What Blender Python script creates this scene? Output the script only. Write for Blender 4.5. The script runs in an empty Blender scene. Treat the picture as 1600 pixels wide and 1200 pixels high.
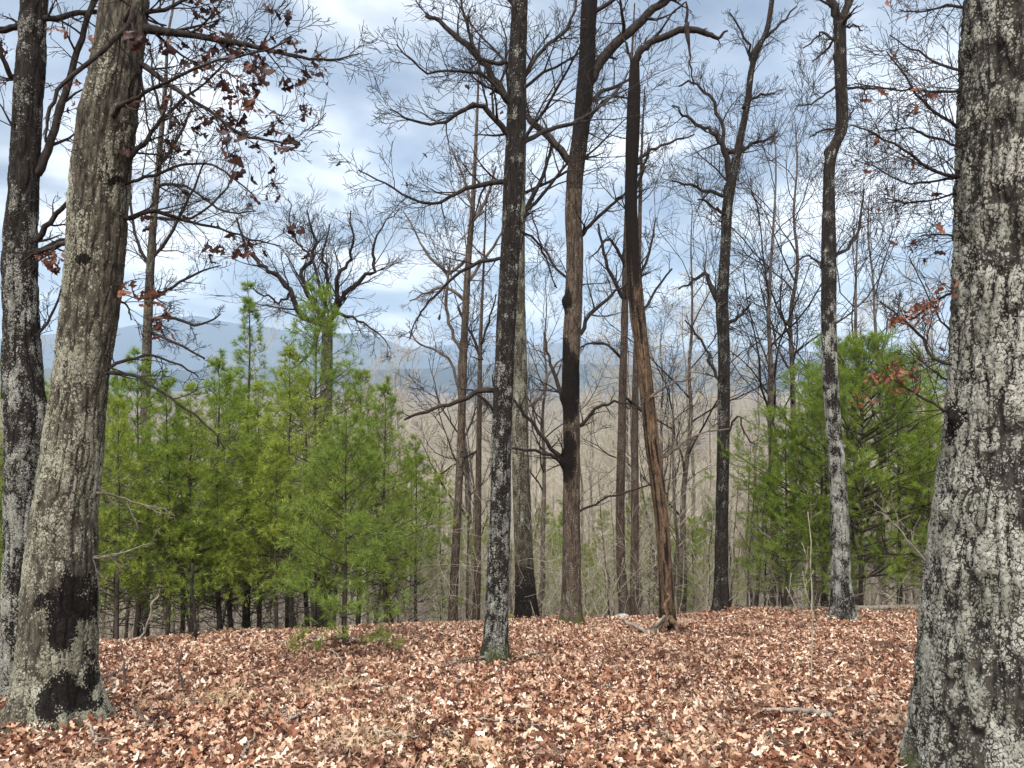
import bpy, math, random
import numpy as np
from mathutils import Vector, Euler

SC = bpy.context.scene
COL = SC.collection
RNG = np.random.default_rng(7)
F = 1202.0            # focal length of the photograph in its own pixels (1600 wide)
CZ = 1.5              # eye height

# ------------------------------------------------------------------ camera
cam = bpy.data.cameras.new('camera')
cam.sensor_width = 36.0
cam.lens = 36.0 * F / 1600.0
cam.clip_start = 0.05
cam.clip_end = 30000
camo = bpy.data.objects.new('camera', cam)
COL.objects.link(camo)
camo.location = (0, 0, CZ)
camo.rotation_euler = (math.pi / 2, 0, 0)
SC.camera = camo

# ------------------------------------------------------------------ light
SUN_EL, SUN_AZ = 56, 192          # degrees; azimuth from +Y clockwise: behind the camera, a little left
W = bpy.data.worlds.new('World')
SC.world = W
W.use_nodes = True


def build_world():
    nt = W.node_tree
    nt.nodes.clear()
    N, Lk = nt.nodes.new, nt.links.new
    out = N('ShaderNodeOutputWorld')
    sky = N('ShaderNodeTexSky')
    sky.sky_type = 'NISHITA'
    sky.sun_disc = False
    sky.sun_elevation = math.radians(SUN_EL)
    sky.sun_rotation = math.radians(SUN_AZ)
    b1 = N('ShaderNodeBackground')
    b1.inputs['Strength'].default_value = 0.05
    Lk(sky.outputs[0], b1.inputs['Color'])
    tc = N('ShaderNodeTexCoord')
    sep = N('ShaderNodeSeparateXYZ')
    Lk(tc.outputs['Generated'], sep.inputs[0])

    def math_(op, a, b=None):
        n = N('ShaderNodeMath')
        n.operation = op
        for i, v in enumerate((a, b)):
            if v is None:
                continue
            if isinstance(v, (int, float)):
                n.inputs[i].default_value = v
            else:
                Lk(v, n.inputs[i])
        return n.outputs[0]
    zc = math_('ADD', math_('MAXIMUM', sep.outputs['Z'], 0.0), 0.22)
    comb = N('ShaderNodeCombineXYZ')
    Lk(math_('DIVIDE', sep.outputs['X'], zc), comb.inputs[0])
    Lk(math_('DIVIDE', sep.outputs['Y'], zc), comb.inputs[1])
    n1 = N('ShaderNodeTexNoise')
    n1.inputs['Scale'].default_value = 1.5
    n1.inputs['Detail'].default_value = 7
    n1.inputs['Roughness'].default_value = 0.52
    n1.inputs['Distortion'].default_value = 0.35
    Lk(comb.outputs[0], n1.inputs['Vector'])
    cr = N('ShaderNodeValToRGB')
    e = cr.color_ramp.elements
    e[0].position, e[0].color = 0.39, CLOUD_DARK
    e[1].position, e[1].color = 0.61, CLOUD_LIGHT
    m = e.new(0.49)
    m.color = CLOUD_MID
    Lk(n1.outputs[0], cr.inputs[0])
    b2 = N('ShaderNodeBackground')
    b2.inputs['Strength'].default_value = 1.0
    Lk(cr.outputs[0], b2.inputs['Color'])
    n2 = N('ShaderNodeTexNoise')
    n2.inputs['Scale'].default_value = 0.8
    n2.inputs['Detail'].default_value = 4
    mp = N('ShaderNodeVectorMath')
    mp.operation = 'ADD'
    mp.inputs[1].default_value = (5.3, 2.1, 0.7)
    Lk(comb.outputs[0], mp.inputs[0])
    Lk(mp.outputs[0], n2.inputs['Vector'])
    mr = N('ShaderNodeMapRange')
    mr.inputs['From Min'].default_value = 0.35
    mr.inputs['From Max'].default_value = 0.6
    mr.inputs['To Min'].default_value = 0.75
    mr.inputs['To Max'].default_value = 0.97
    Lk(n2.outputs[0], mr.inputs['Value'])
    mix = N('ShaderNodeMixShader')
    Lk(mr.outputs[0], mix.inputs[0])
    Lk(b1.outputs[0], mix.inputs[1])
    Lk(b2.outputs[0], mix.inputs[2])
    Lk(mix.outputs[0], out.inputs['Surface'])


CLOUD_DARK = (0.047, 0.060, 0.078, 1)
CLOUD_MID = (0.094, 0.108, 0.124, 1)
CLOUD_LIGHT = (0.220, 0.225, 0.230, 1)
build_world()

sun = bpy.data.lights.new('sun', 'SUN')
sun.energy = 1.5
sun.angle = math.radians(75)
sun.color = (1.0, 0.96, 0.9)
suno = bpy.data.objects.new('sun', sun)
COL.objects.link(suno)
_a, _e = math.radians(SUN_AZ), math.radians(SUN_EL)
_d = Vector((math.sin(_a) * math.cos(_e), math.cos(_a) * math.cos(_e), math.sin(_e)))
suno.rotation_euler = (-_d).to_track_quat('-Z', 'Y').to_euler()
suno.location = (0, -10, 30)

SC.view_settings.view_transform = 'Standard'
SC.view_settings.look = 'None'
SC.view_settings.gamma = 1.0
SC.view_settings.exposure = 2.6
SC.view_settings.use_curve_mapping = False
SC.render.engine = 'CYCLES'
SC.cycles.max_bounces = 5
SC.cycles.diffuse_bounces = 3
SC.cycles.glossy_bounces = 1
SC.cycles.transmission_bounces = 2
SC.cycles.volume_bounces = 0
SC.cycles.use_adaptive_sampling = False
SC.cycles.use_denoising = True
SC.cycles.caustics_reflective = False
SC.cycles.caustics_refractive = False
HAZE_DENSITY = 0.00019
HAZE_COLOR = (0.60, 0.77, 1.0, 1)
HAZE_TOP = 450.0


# ------------------------------------------------------------------ noise and helpers
def _hash(ix, iy, iz, seed):
    h = (ix.astype(np.uint32) * np.uint32(374761393) + iy.astype(np.uint32) * np.uint32(668265263)
         + iz.astype(np.uint32) * np.uint32(2147483647) + np.uint32(seed * 974711 & 0xffffffff))
    h = (h ^ (h >> np.uint32(13))) * np.uint32(1274126177)
    h ^= h >> np.uint32(16)
    h = h * np.uint32(2246822519)
    h ^= h >> np.uint32(15)
    return h.astype(np.float64) / 4294967295.0


def noise3(x, y, z, seed=0):
    """Value noise, 0..1."""
    x, y, z = np.broadcast_arrays(np.asarray(x, float), np.asarray(y, float), np.asarray(z, float))
    fx, fy, fz = np.floor(x), np.floor(y), np.floor(z)
    ix, iy, iz = fx.astype(np.int64), fy.astype(np.int64), fz.astype(np.int64)
    tx, ty, tz = x - fx, y - fy, z - fz
    tx, ty, tz = [t * t * (3 - 2 * t) for t in (tx, ty, tz)]
    r = 0
    for a in (0, 1):
        wx = tx if a else 1 - tx
        for b in (0, 1):
            wy = ty if b else 1 - ty
            for c in (0, 1):
                wz = tz if c else 1 - tz
                r = r + wx * wy * wz * _hash(ix + a, iy + b, iz + c, seed)
    return r


def fbm(x, y, z, seed=0, oct=3):
    r, a, s = 0, 0.5, 0
    for i in range(oct):
        r = r + a * noise3(x * 2 ** i, y * 2 ** i, z * 2 ** i, seed + i)
        s += a
        a *= 0.5
    return r / s


def sstep(a, b, x):
    t = np.clip((x - a) / (b - a), 0, 1)
    return t * t * (3 - 2 * t)


def at(px, py, Y):
    return np.array([(px - 800.0) / F * Y, Y, CZ + (600.0 - py) / F * Y])


YC_X = [-40, -14, -8, -5.6, -4, -2, 0, 3, 8, 14, 40]
YC_Y = [8.0, 8.5, 9.3, 10.8, 12.4, 13.1, 13.7, 14.6, 15.0, 15.2, 16]
PROF_Y = [0, 10, 60, 110, 170, 230, 400, 800, 1500, 3000, 9000, 20000]
PROF_Z = [0, -1.4, -1.4 - 3.2, -4.6 - 2.5, -5, 4, 50, 145, 240, 480, 1500, 3600]


def ground_z(x, y, bumps=True):
    x, y = np.asarray(x, float), np.asarray(y, float)
    yc = np.interp(x, YC_X, YC_Y)
    z = 0.13 - 0.2 * np.clip(y, -30, None) + 0.0 * x
    s = y - yc
    sp = np.where(s > 12, s, np.log1p(np.exp(np.clip(s, -30, 12) / 0.9)) * 0.9)
    z = z - 0.20 * np.minimum(sp, 10) - 0.07 * np.maximum(sp - 10, 0) + np.interp(sp, [0, 60, 100, 165, 220, 400, 800, 1500, 3000, 9000, 20000],
                                                                                  [0, 0, 0, 8, 22, 80, 195, 385, 790, 2400, 5350])
    for mx, my, mr, mh in MOUNDS:
        z = z + mh * np.exp(-((x - mx) ** 2 + (y - my) ** 2) / mr ** 2)
    if bumps:
        z = z + 0.16 * (fbm(x * 0.35, y * 0.35, 0.3, 3, 3) - 0.5) * np.clip((y + 4) / 6, 0, 1)
        z = z + 0.05 * (noise3(x * 1.6, y * 1.6, 0.7, 5) - 0.5)
        far = np.clip((y - 40) / 200, 0, 1)
        z = z + far * 22 * (fbm(x * 0.006, y * 0.004, 0.2, 9, 4) - 0.5)
    return z


MOUNDS = []


def gz(x, y):
    return float(ground_z(x, y))


def base_depth(px, py):
    """Distance at which the ground is seen at pixel (px, py)."""
    ys = np.linspace(2.2, 40, 1500)
    xs = (px - 800.0) / F * ys
    d = (CZ + (600.0 - py) / F * ys) - ground_z(xs, ys)
    i = np.argmax(d < 0)
    return float(ys[i]) if d.min() < 0 else 15.0


for _px, _py, _r, _h in ((85, 1140, .55, .07), (40, 1090, .4, .06), (774, 1030, .34, .07), (822, 956, .5, .10), (893, 975, .42, .09), (1045, 985, .4, .08), (1127, 955, .4, .08), (1316, 966, .5, .11), (540, 1012, .3, .04), (1440, 960, .8, .06), (640, 968, 1.0, .07), (1190, 958, .9, .06)):
    _y = base_depth(_px, _py)
    MOUNDS.append(((_px - 800) / F * _y, _y, _r, _h))


def mk_mesh(name, verts, faces, mats=(), midx=None, smooth=True, attrs=None):
    """verts (n,3); faces: list of int arrays (m,3) or (m,4)."""
    me = bpy.data.meshes.new(name)
    verts = np.asarray(verts, np.float32)
    faces = [np.asarray(f, np.int32) for f in faces if len(f)]
    nl = sum(f.size for f in faces)
    npoly = sum(len(f) for f in faces)
    me.vertices.add(len(verts))
    me.vertices.foreach_set('co', verts.ravel())
    me.loops.add(nl)
    me.loops.foreach_set('vertex_index', np.concatenate([f.ravel() for f in faces]))
    me.polygons.add(npoly)
    tot = np.concatenate([np.full(len(f), f.shape[1], np.int32) for f in faces])
    st = np.concatenate([[0], np.cumsum(tot)[:-1]]).astype(np.int32)
    me.polygons.foreach_set('loop_start', st)
    me.polygons.foreach_set('loop_total', tot)
    if smooth:
        me.polygons.foreach_set('use_smooth', np.ones(npoly, bool))
    for m in mats:
        me.materials.append(m)
    if midx is not None:
        me.polygons.foreach_set('material_index', np.asarray(midx, np.int32))
    for k, v in (attrs or {}).items():
        a = me.attributes.new(k, 'FLOAT', 'POINT')
        a.data.foreach_set('value', np.asarray(v, np.float32))
    me.update(calc_edges=True)
    return me


def link(name, data, parent=None, loc=None, kind=None, label=None):
    o = bpy.data.objects.new(name, data)
    COL.objects.link(o)
    if parent is not None:
        o.parent = parent
    if loc is not None:
        o.location = loc
    if kind:
        o['kind'] = kind
    if label:
        o['label'] = label
    return o


def tag(o, label, cat, group=None):
    o['label'] = label
    o['category'] = cat
    if group:
        o['group'] = group
    return o


def thing(name, loc, label, cat, group=None):
    o = link(name, None, None, loc)
    return tag(o, label, cat, group)


def copy_tree(o, parent=None):
    c = o.copy()
    COL.objects.link(c)
    if parent is not None:
        c.parent = parent
    for ch in list(o.children):
        copy_tree(ch, c)
    return c


class Geo:
    """Collects tubes and other pieces as numpy arrays, then becomes ONE mesh."""

    def __init__(self):
        self.v, self.f, self.m, self.n = [], [], [], 0

    def add(self, v, f, m=0):
        v = np.asarray(v, float).reshape(-1, 3)
        self.v.append(v)
        self.f.append(np.asarray(f, np.int64) + self.n)
        self.m.append(np.full(len(f), m))
        self.n += len(v)

    def tubes(self, P, R, sides=4, m=0, tip=True):
        P, R = np.asarray(P, float), np.asarray(R, float)
        if P.ndim == 2:
            P, R = P[None], R[None]
        if tip:
            P = np.concatenate([P, P[:, -1:] + (P[:, -1:] - P[:, -2:-1]) * 0.05], 1)
            R = np.concatenate([R, R[:, -1:] * 0.02], 1)
        N, k, _ = P.shape
        T = np.gradient(P, axis=1)
        T /= np.linalg.norm(T, axis=2, keepdims=True) + 1e-12
        D = P[:, -1] - P[:, 0]
        D /= np.linalg.norm(D, axis=1, keepdims=True) + 1e-12
        ref = np.where(np.abs(D[:, 2:3]) > 0.7, np.array([[0.0, 1.0, 0.0]]), np.array([[0.0, 0.0, 1.0]]))
        U = np.cross(T, ref[:, None, :])
        U /= np.linalg.norm(U, axis=2, keepdims=True) + 1e-9
        V = np.cross(T, U)
        a = np.arange(sides) * 2 * np.pi / sides
        v = P[:, :, None, :] + R[:, :, None, None] * (np.cos(a)[:, None] * U[:, :, None, :] + np.sin(a)[:, None] * V[:, :, None, :])
        idx = np.arange(N * k * sides).reshape(N, k, sides)
        nx = np.roll(idx, -1, axis=2)
        f = np.stack([idx[:, :-1], nx[:, :-1], nx[:, 1:], idx[:, 1:]], -1).reshape(-1, 4)
        self.add(v.reshape(-1, 3), f, m)

    def mesh(self, name, mats, offset=(0, 0, 0), smooth=True):
        v = np.concatenate(self.v) - np.asarray(offset, float)
        return mk_mesh(name, v, self.f, mats, np.concatenate(self.m), smooth)


def spawn(rng, P, R, L, m, t0=0.25, t1=1.0, a0=30, a1=60, l0=0.3, l1=0.6, rr=0.6, k=5, wander=0.12, up=0.05, rmin=0.002, taper=0.25):
    """Children of N parent polylines, all at once."""
    N, kp, _ = P.shape
    t = (t0 + (t1 - t0) * (np.arange(m)[None] + rng.random((N, m))) / m).ravel()
    pi = np.repeat(np.arange(N), m)
    s = np.clip(t * (kp - 1), 0, kp - 1.001)
    i = s.astype(int)
    fr = (s - i)[:, None]
    A, B = P[pi, i], P[pi, i + 1]
    p0 = A * (1 - fr) + B * fr
    T = B - A
    T /= np.linalg.norm(T, axis=1, keepdims=True) + 1e-12
    r0 = R[pi, i] * (1 - fr[:, 0]) + R[pi, i + 1] * fr[:, 0]
    pr = np.cross(T, rng.normal(size=T.shape))
    pr /= np.linalg.norm(pr, axis=1, keepdims=True) + 1e-12
    an = np.radians(rng.uniform(a0, a1, len(t)))[:, None]
    d = np.cos(an) * T + np.sin(an) * pr
    ln = L[pi] * rng.uniform(l0, l1, len(t)) * (1.15 - 0.55 * t)
    out = np.empty((len(t), k, 3))
    out[:, 0] = p0
    st = (ln / (k - 1))[:, None]
    for j in range(1, k):
        d = d + rng.normal(size=d.shape) * wander
        d[:, 2] += up
        d /= np.linalg.norm(d, axis=1, keepdims=True)
        out[:, j] = out[:, j - 1] + d * st
    rs = np.maximum(r0 * rr, rmin)
    R2 = np.maximum(rs[:, None] * np.linspace(1, taper, k)[None], rmin)
    return out, R2, ln


def smooth_line(pts, n):
    """Catmull-Rom through pts (m, d), n samples."""
    p = np.asarray(pts, float)
    if len(p) == 2:
        return p[0] + (p[1] - p[0]) * np.linspace(0, 1, n)[:, None]
    q = np.vstack([2 * p[0] - p[1], p, 2 * p[-1] - p[-2]])
    u = np.linspace(0, len(p) - 1 - 1e-6, n)
    i = u.astype(int)
    t = (u - i)[:, None]
    a, b, c, d = q[i], q[i + 1], q[i + 2], q[i + 3]
    return 0.5 * (2 * b + (c - a) * t + (2 * a - 5 * b + 4 * c - d) * t * t + (3 * b - a - 3 * c + d) * t ** 3)


# ------------------------------------------------------------------ materials
def new_mat(name):
    m = bpy.data.materials.new(name)
    m.use_nodes = True
    nt = m.node_tree
    return m, nt, nt.nodes['Principled BSDF']


def nd(nt, typ, **kw):
    n = nt.nodes.new(typ)
    for k, v in kw.items():
        if k in ('operation', 'blend_type', 'data_type', 'feature', 'distance', 'attribute_name', 'interpolation_type'):
            setattr(n, k, v)
        elif k in n.inputs:
            n.inputs[k].default_value = v
    return n


def ramp(nt, src, stops):
    r = nt.nodes.new('ShaderNodeValToRGB')
    e = r.color_ramp.elements
    while len(e) < len(stops):
        e.new(0.5)
    for x, (p, c) in zip(e, stops):
        x.position = p
        x.color = (*c, 1) if len(c) == 3 else c
    nt.links.new(src, r.inputs[0])
    return r.outputs[0]


def mixc(nt, fac, a, b):
    n = nt.nodes.new('ShaderNodeMix')
    n.data_type = 'RGBA'
    for i, v in ((0, fac), (6, a), (7, b)):
        if isinstance(v, (tuple, list)):
            n.inputs[i].default_value = (*v, 1)
        elif isinstance(v, (int, float)):
            n.inputs[i].default_value = v
        else:
            nt.links.new(v, n.inputs[i])
    return n.outputs[2]


def mth(nt, op, a, b=None, clamp=False):
    n = nt.nodes.new('ShaderNodeMath')
    n.operation = op
    n.use_clamp = clamp
    for i, v in enumerate((a, b)):
        if v is None:
            continue
        if isinstance(v, (int, float)):
            n.inputs[i].default_value = v
        else:
            nt.links.new(v, n.inputs[i])
    return n.outputs[0]


def coord(nt, scale):
    tc = nt.nodes.new('ShaderNodeTexCoord')
    mp = nt.nodes.new('ShaderNodeMapping')
    mp.inputs['Scale'].default_value = scale
    nt.links.new(tc.outputs['Object'], mp.inputs['Vector'])
    return mp.outputs[0]


def noise_n(nt, vec, scale, detail=4, rough=0.6):
    n = nd(nt, 'ShaderNodeTexNoise', Scale=scale, Detail=detail, Roughness=rough)
    nt.links.new(vec, n.inputs['Vector'])
    return n.outputs[0]


def bark_mat(name, dark, light, lichen_a, lichen_b, scale=1.0, stain_or_shade=(0.0045, 0.0030, 0.0030), bump=1.0):
    """Fissured bark; the attribute 'lichen' says where lichen grows, 'stain' where wood is darkened: wet patches, knots, feet, upper trunks painted as backlit, 'moss' where moss is."""
    m, nt, bs = new_mat(name)
    L = nt.links.new
    v = coord(nt, (1, 1, 0.22))
    v1 = coord(nt, (1, 1, 0.8))
    fib = noise_n(nt, v, 40 * scale, 6, 0.75)
    big = noise_n(nt, v1, 4.5 * scale, 4, 0.6)
    base = ramp(nt, fib, [(0.40, dark), (0.60, light)])
    bark = mixc(nt, mth(nt, 'MULTIPLY', big, 0.35), base, mixc(nt, 0.5, dark, light))
    at_l = nd(nt, 'ShaderNodeAttribute', attribute_name='lichen').outputs['Fac']
    at_s = nd(nt, 'ShaderNodeAttribute', attribute_name='stain_or_shade').outputs['Fac']
    at_m = nd(nt, 'ShaderNodeAttribute', attribute_name='moss').outputs['Fac']
    at_c = nd(nt, 'ShaderNodeAttribute', attribute_name='crack').outputs['Fac']
    bark = mixc(nt, mth(nt, 'MULTIPLY', at_c, 0.7), bark, tuple(0.55 * q for q in dark))
    fn = noise_n(nt, v1, 90 * scale, 5, 0.8)
    wn = nd(nt, 'ShaderNodeTexNoise', Scale=26 * scale, Detail=3)
    L(v1, wn.inputs['Vector'])
    wv = nd(nt, 'ShaderNodeVectorMath', operation='MULTIPLY_ADD')
    L(wn.outputs['Color'], wv.inputs[0])
    wv.inputs[1].default_value = (0.04 / scale,) * 3
    L(v1, wv.inputs[2])
    vo = nd(nt, 'ShaderNodeTexVoronoi', Scale=30 * scale)
    L(wv.outputs[0], vo.inputs['Vector'])
    vo2 = nd(nt, 'ShaderNodeTexVoronoi', Scale=78 * scale)
    L(wv.outputs[0], vo2.inputs['Vector'])
    dd = mth(nt, 'MINIMUM', vo.outputs['Distance'], mth(nt, 'ADD', mth(nt, 'MULTIPLY', vo2.outputs['Distance'], 0.9), 0.10))
    fl = mth(nt, 'SUBTRACT', fn, mth(nt, 'MULTIPLY', dd, 0.5))
    msk = mth(nt, 'ADD', mth(nt, 'SUBTRACT', mth(nt, 'MULTIPLY', at_l, 0.95), dd), mth(nt, 'MULTIPLY', mth(nt, 'SUBTRACT', fn, 0.52), 1.9))
    ve = nd(nt, 'ShaderNodeTexVoronoi', Scale=48 * scale, feature='DISTANCE_TO_EDGE')
    L(wv.outputs[0], ve.inputs['Vector'])
    gap = nd(nt, 'ShaderNodeMapRange', interpolation_type='SMOOTHSTEP')
    gap.inputs['From Min'].default_value = 0.02
    gap.inputs['From Max'].default_value = 0.14
    gap.inputs['To Min'].default_value = -0.42
    gap.inputs['To Max'].default_value = 0.06
    L(ve.outputs['Distance'], gap.inputs['Value'])
    msk = mth(nt, 'ADD', msk, gap.outputs[0])
    mr = nd(nt, 'ShaderNodeMapRange', interpolation_type='SMOOTHSTEP')
    mr.inputs['From Min'].default_value = -0.03
    mr.inputs['From Max'].default_value = 0.10
    L(msk, mr.inputs['Value'])
    lm = mr.outputs[0]
    hue = noise_n(nt, v1, 6 * scale, 4, 0.7)
    huer = nd(nt, 'ShaderNodeMapRange')
    huer.inputs['From Min'].default_value = 0.35
    huer.inputs['From Max'].default_value = 0.65
    L(hue, huer.inputs['Value'])
    lc = mixc(nt, huer.outputs[0], lichen_a, lichen_b)
    lc = mixc(nt, mth(nt, 'MULTIPLY', mth(nt, 'SUBTRACT', 0.52, fn, True), 6.0, True), lc, tuple(0.30 * c for c in lichen_a))
    c = mixc(nt, lm, bark, lc)
    sm = mth(nt, 'ADD', at_s, mth(nt, 'MULTIPLY', mth(nt, 'SUBTRACT', mth(nt, 'SUBTRACT', 0.72, fn), mth(nt, 'SUBTRACT', 0.45, vo2.outputs['Distance'])), 1.5))
    smr = nd(nt, 'ShaderNodeMapRange', interpolation_type='SMOOTHSTEP')
    smr.inputs['From Min'].default_value = 0.34
    smr.inputs['From Max'].default_value = 0.52
    L(sm, smr.inputs['Value'])
    c = mixc(nt, mth(nt, 'MULTIPLY', mth(nt, 'MULTIPLY', smr.outputs[0], 0.96), mth(nt, 'GREATER_THAN', at_s, 0.02)), c, mixc(nt, fib, stain_or_shade, tuple(1.8 * q for q in stain_or_shade)))
    c = mixc(nt, mth(nt, 'MULTIPLY', at_m, mth(nt, 'MULTIPLY', fn, 1.7), True), c, (0.07, 0.085, 0.018))
    L(c, bs.inputs['Base Color'])
    bs.inputs['Roughness'].default_value = 0.92
    bs.inputs['Specular IOR Level'].default_value = 0.15
    h = mth(nt, 'ADD', mth(nt, 'MULTIPLY', fib, 0.8), mth(nt, 'MULTIPLY', lm, mth(nt, 'ADD', 0.25, mth(nt, 'MULTIPLY', fl, 0.9))))
    b = nd(nt, 'ShaderNodeBump', Strength=bump, Distance=0.02)
    L(h, b.inputs['Height'])
    L(b.outputs[0], bs.inputs['Normal'])
    return m


def wood_mat(name, dark, light, scale=20):
    m, nt, bs = new_mat(name)
    v = coord(nt, (1, 1, 0.5))
    n = noise_n(nt, v, scale, 4, 0.65)
    nt.links.new(ramp(nt, n, [(0.35, dark), (0.65, light)]), bs.inputs['Base Color'])
    bs.inputs['Roughness'].default_value = 0.9
    bs.inputs['Specular IOR Level'].default_value = 0.15
    return m


def island_mat(name, stops, rough=0.7, transl=0.0, spec=0.25, vary=None, damp=False):
    """One colour per leaf or needle."""
    m, nt, bs = new_mat(name)
    L = nt.links.new
    ge = nt.nodes.new('ShaderNodeNewGeometry')
    fac = ge.outputs['Random Per Island']
    if damp:
        fac = nt.nodes.new('ShaderNodeObjectInfo').outputs['Random']
    c = ramp(nt, fac, stops)
    if vary:
        oi = nt.nodes.new('ShaderNodeObjectInfo')
        c = mixc(nt, mth(nt, 'MULTIPLY', oi.outputs['Random'], vary[1]), c, vary[0])
    v = coord(nt, (1, 1, 1))
    n = noise_n(nt, v, 4.0 if damp else 45, 4, 0.6)
    if damp:            # damp, darker drifts of leaves and dry straw-pale ones
        big = noise_n(nt, ge.outputs['Position'], 0.75, 5, 0.65)
        c = mixc(nt, mth(nt, 'MULTIPLY', mth(nt, 'SUBTRACT', big, 0.52, True), 5.0, True), c, (0.075, 0.030, 0.019))
        b2 = noise_n(nt, ge.outputs['Position'], 1.3, 4, 0.6)
        c = mixc(nt, mth(nt, 'MULTIPLY', mth(nt, 'SUBTRACT', b2, 0.56, True), 4.0, True), c, (0.52, 0.37, 0.25))
    hs = nt.nodes.new('ShaderNodeHueSaturation')
    L(mth(nt, 'ADD', 0.72, mth(nt, 'MULTIPLY', n, 0.56)), hs.inputs['Value'])
    L(c, hs.inputs['Color'])
    L(hs.outputs[0], bs.inputs['Base Color'])
    bs.inputs['Roughness'].default_value = rough
    bs.inputs['Specular IOR Level'].default_value = spec
    if transl:
        tr = nt.nodes.new('ShaderNodeBsdfTranslucent')
        L(hs.outputs[0], tr.inputs['Color'])
        mx = nt.nodes.new('ShaderNodeMixShader')
        mx.inputs[0].default_value = transl
        L(bs.outputs[0], mx.inputs[1])
        L(tr.outputs[0], mx.inputs[2])
        L(mx.outputs[0], nt.nodes['Material Output'].inputs['Surface'])
    return m


LICHEN_A, LICHEN_B = (0.24, 0.24, 0.165), (0.50, 0.485, 0.385)
M_OAK = bark_mat('oak_bark', (0.016, 0.013, 0.010), (0.130, 0.113, 0.084), LICHEN_A, LICHEN_B)
M_OAK_GREY = bark_mat('grey_oak_bark', (0.010, 0.009, 0.008), (0.080, 0.070, 0.059), (0.25, 0.255, 0.20), (0.56, 0.55, 0.48), 0.85)
M_DARK = bark_mat('dark_bark', (0.007, 0.006, 0.005), (0.040, 0.032, 0.027), (0.24, 0.24, 0.20), (0.55, 0.55, 0.49), 1.2)
M_BROWN = bark_mat('brown_bark', (0.020, 0.014, 0.010), (0.15, 0.112, 0.082), (0.30, 0.27, 0.23), (0.42, 0.38, 0.33), 1.1, (0.0050, 0.0038, 0.0034))
M_SNAG = bark_mat('snag_wood', (0.028, 0.017, 0.011), (0.20, 0.132, 0.082), (0.35, 0.27, 0.19), (0.45, 0.36, 0.27), 1.3, (0.006, 0.0048, 0.0042))
M_RED = bark_mat('reddish_bark', (0.022, 0.015, 0.012), (0.125, 0.090, 0.068), (0.25, 0.22, 0.18), (0.35, 0.3, 0.25), 1.4)
M_TWIG = wood_mat('dark_twig_wood', (0.012, 0.009, 0.008), (0.045, 0.036, 0.030))
M_TWIG_MID = wood_mat('brown_twig_wood', (0.050, 0.038, 0.031), (0.15, 0.12, 0.10), 8)
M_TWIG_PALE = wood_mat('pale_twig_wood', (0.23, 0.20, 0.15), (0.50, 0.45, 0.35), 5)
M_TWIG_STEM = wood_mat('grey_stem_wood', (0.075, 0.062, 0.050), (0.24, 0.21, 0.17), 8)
M_DEAD = wood_mat('dead_branch_wood', (0.13, 0.105, 0.08), (0.32, 0.28, 0.23), 14)
M_PINE_BARK = wood_mat('pine_bark', (0.022, 0.017, 0.014), (0.085, 0.068, 0.055), 14)
NEEDLE = [(0.0, (0.070, 0.115, 0.015)), (0.35, (0.170, 0.260, 0.025)), (0.7, (0.235, 0.33, 0.036)), (1.0, (0.36, 0.45, 0.09))]
M_NEEDLE = island_mat('pine_needles', NEEDLE, 0.45, 0.48, 0.35)
M_NEEDLE_Y = island_mat('yellowish_pine_needles', [(0, (0.10, 0.14, 0.016)), (0.5, (0.24, 0.31, 0.03)), (1, (0.40, 0.46, 0.08))], 0.5, 0.35, 0.3)
M_NEEDLE_B = island_mat('bluish_pine_needles', [(0, (0.075, 0.12, 0.020)), (0.5, (0.20, 0.29, 0.038)), (1, (0.37, 0.46, 0.11))], 0.45, 0.45, 0.35)
LEAF = [(0.0, (0.025, 0.011, 0.008)), (0.20, (0.105, 0.036, 0.020)), (0.40, (0.245, 0.098, 0.050)), (0.63, (0.425, 0.250, 0.158)), (0.85, (0.60, 0.42, 0.30)), (1.0, (0.76, 0.62, 0.50))]
M_LEAF = island_mat('fallen_oak_leaves', LEAF, 0.6, 0.12, 0.3, damp=True)


def single_leaf_mat(name, c):
    m, nt, bs = new_mat(name)
    v = coord(nt, (1, 1, 1))
    n = noise_n(nt, v, 60, 4, 0.65)
    nt.links.new(ramp(nt, n, [(0.3, tuple(x * 0.62 for x in c)), (0.7, tuple(min(0.85, x * 1.25) for x in c))]), bs.inputs['Base Color'])
    bs.inputs['Roughness'].default_value = 0.6
    bs.inputs['Specular IOR Level'].default_value = 0.3
    return m


M_HANG = [single_leaf_mat('withered_leaf', c) for c in ((0.030, 0.013, 0.011), (0.055, 0.020, 0.014), (0.10, 0.035, 0.02))]
M_HANG_RED = [single_leaf_mat('russet_leaf', c) for c in ((0.13, 0.05, 0.028), (0.22, 0.09, 0.05), (0.16, 0.052, 0.03))]


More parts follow.
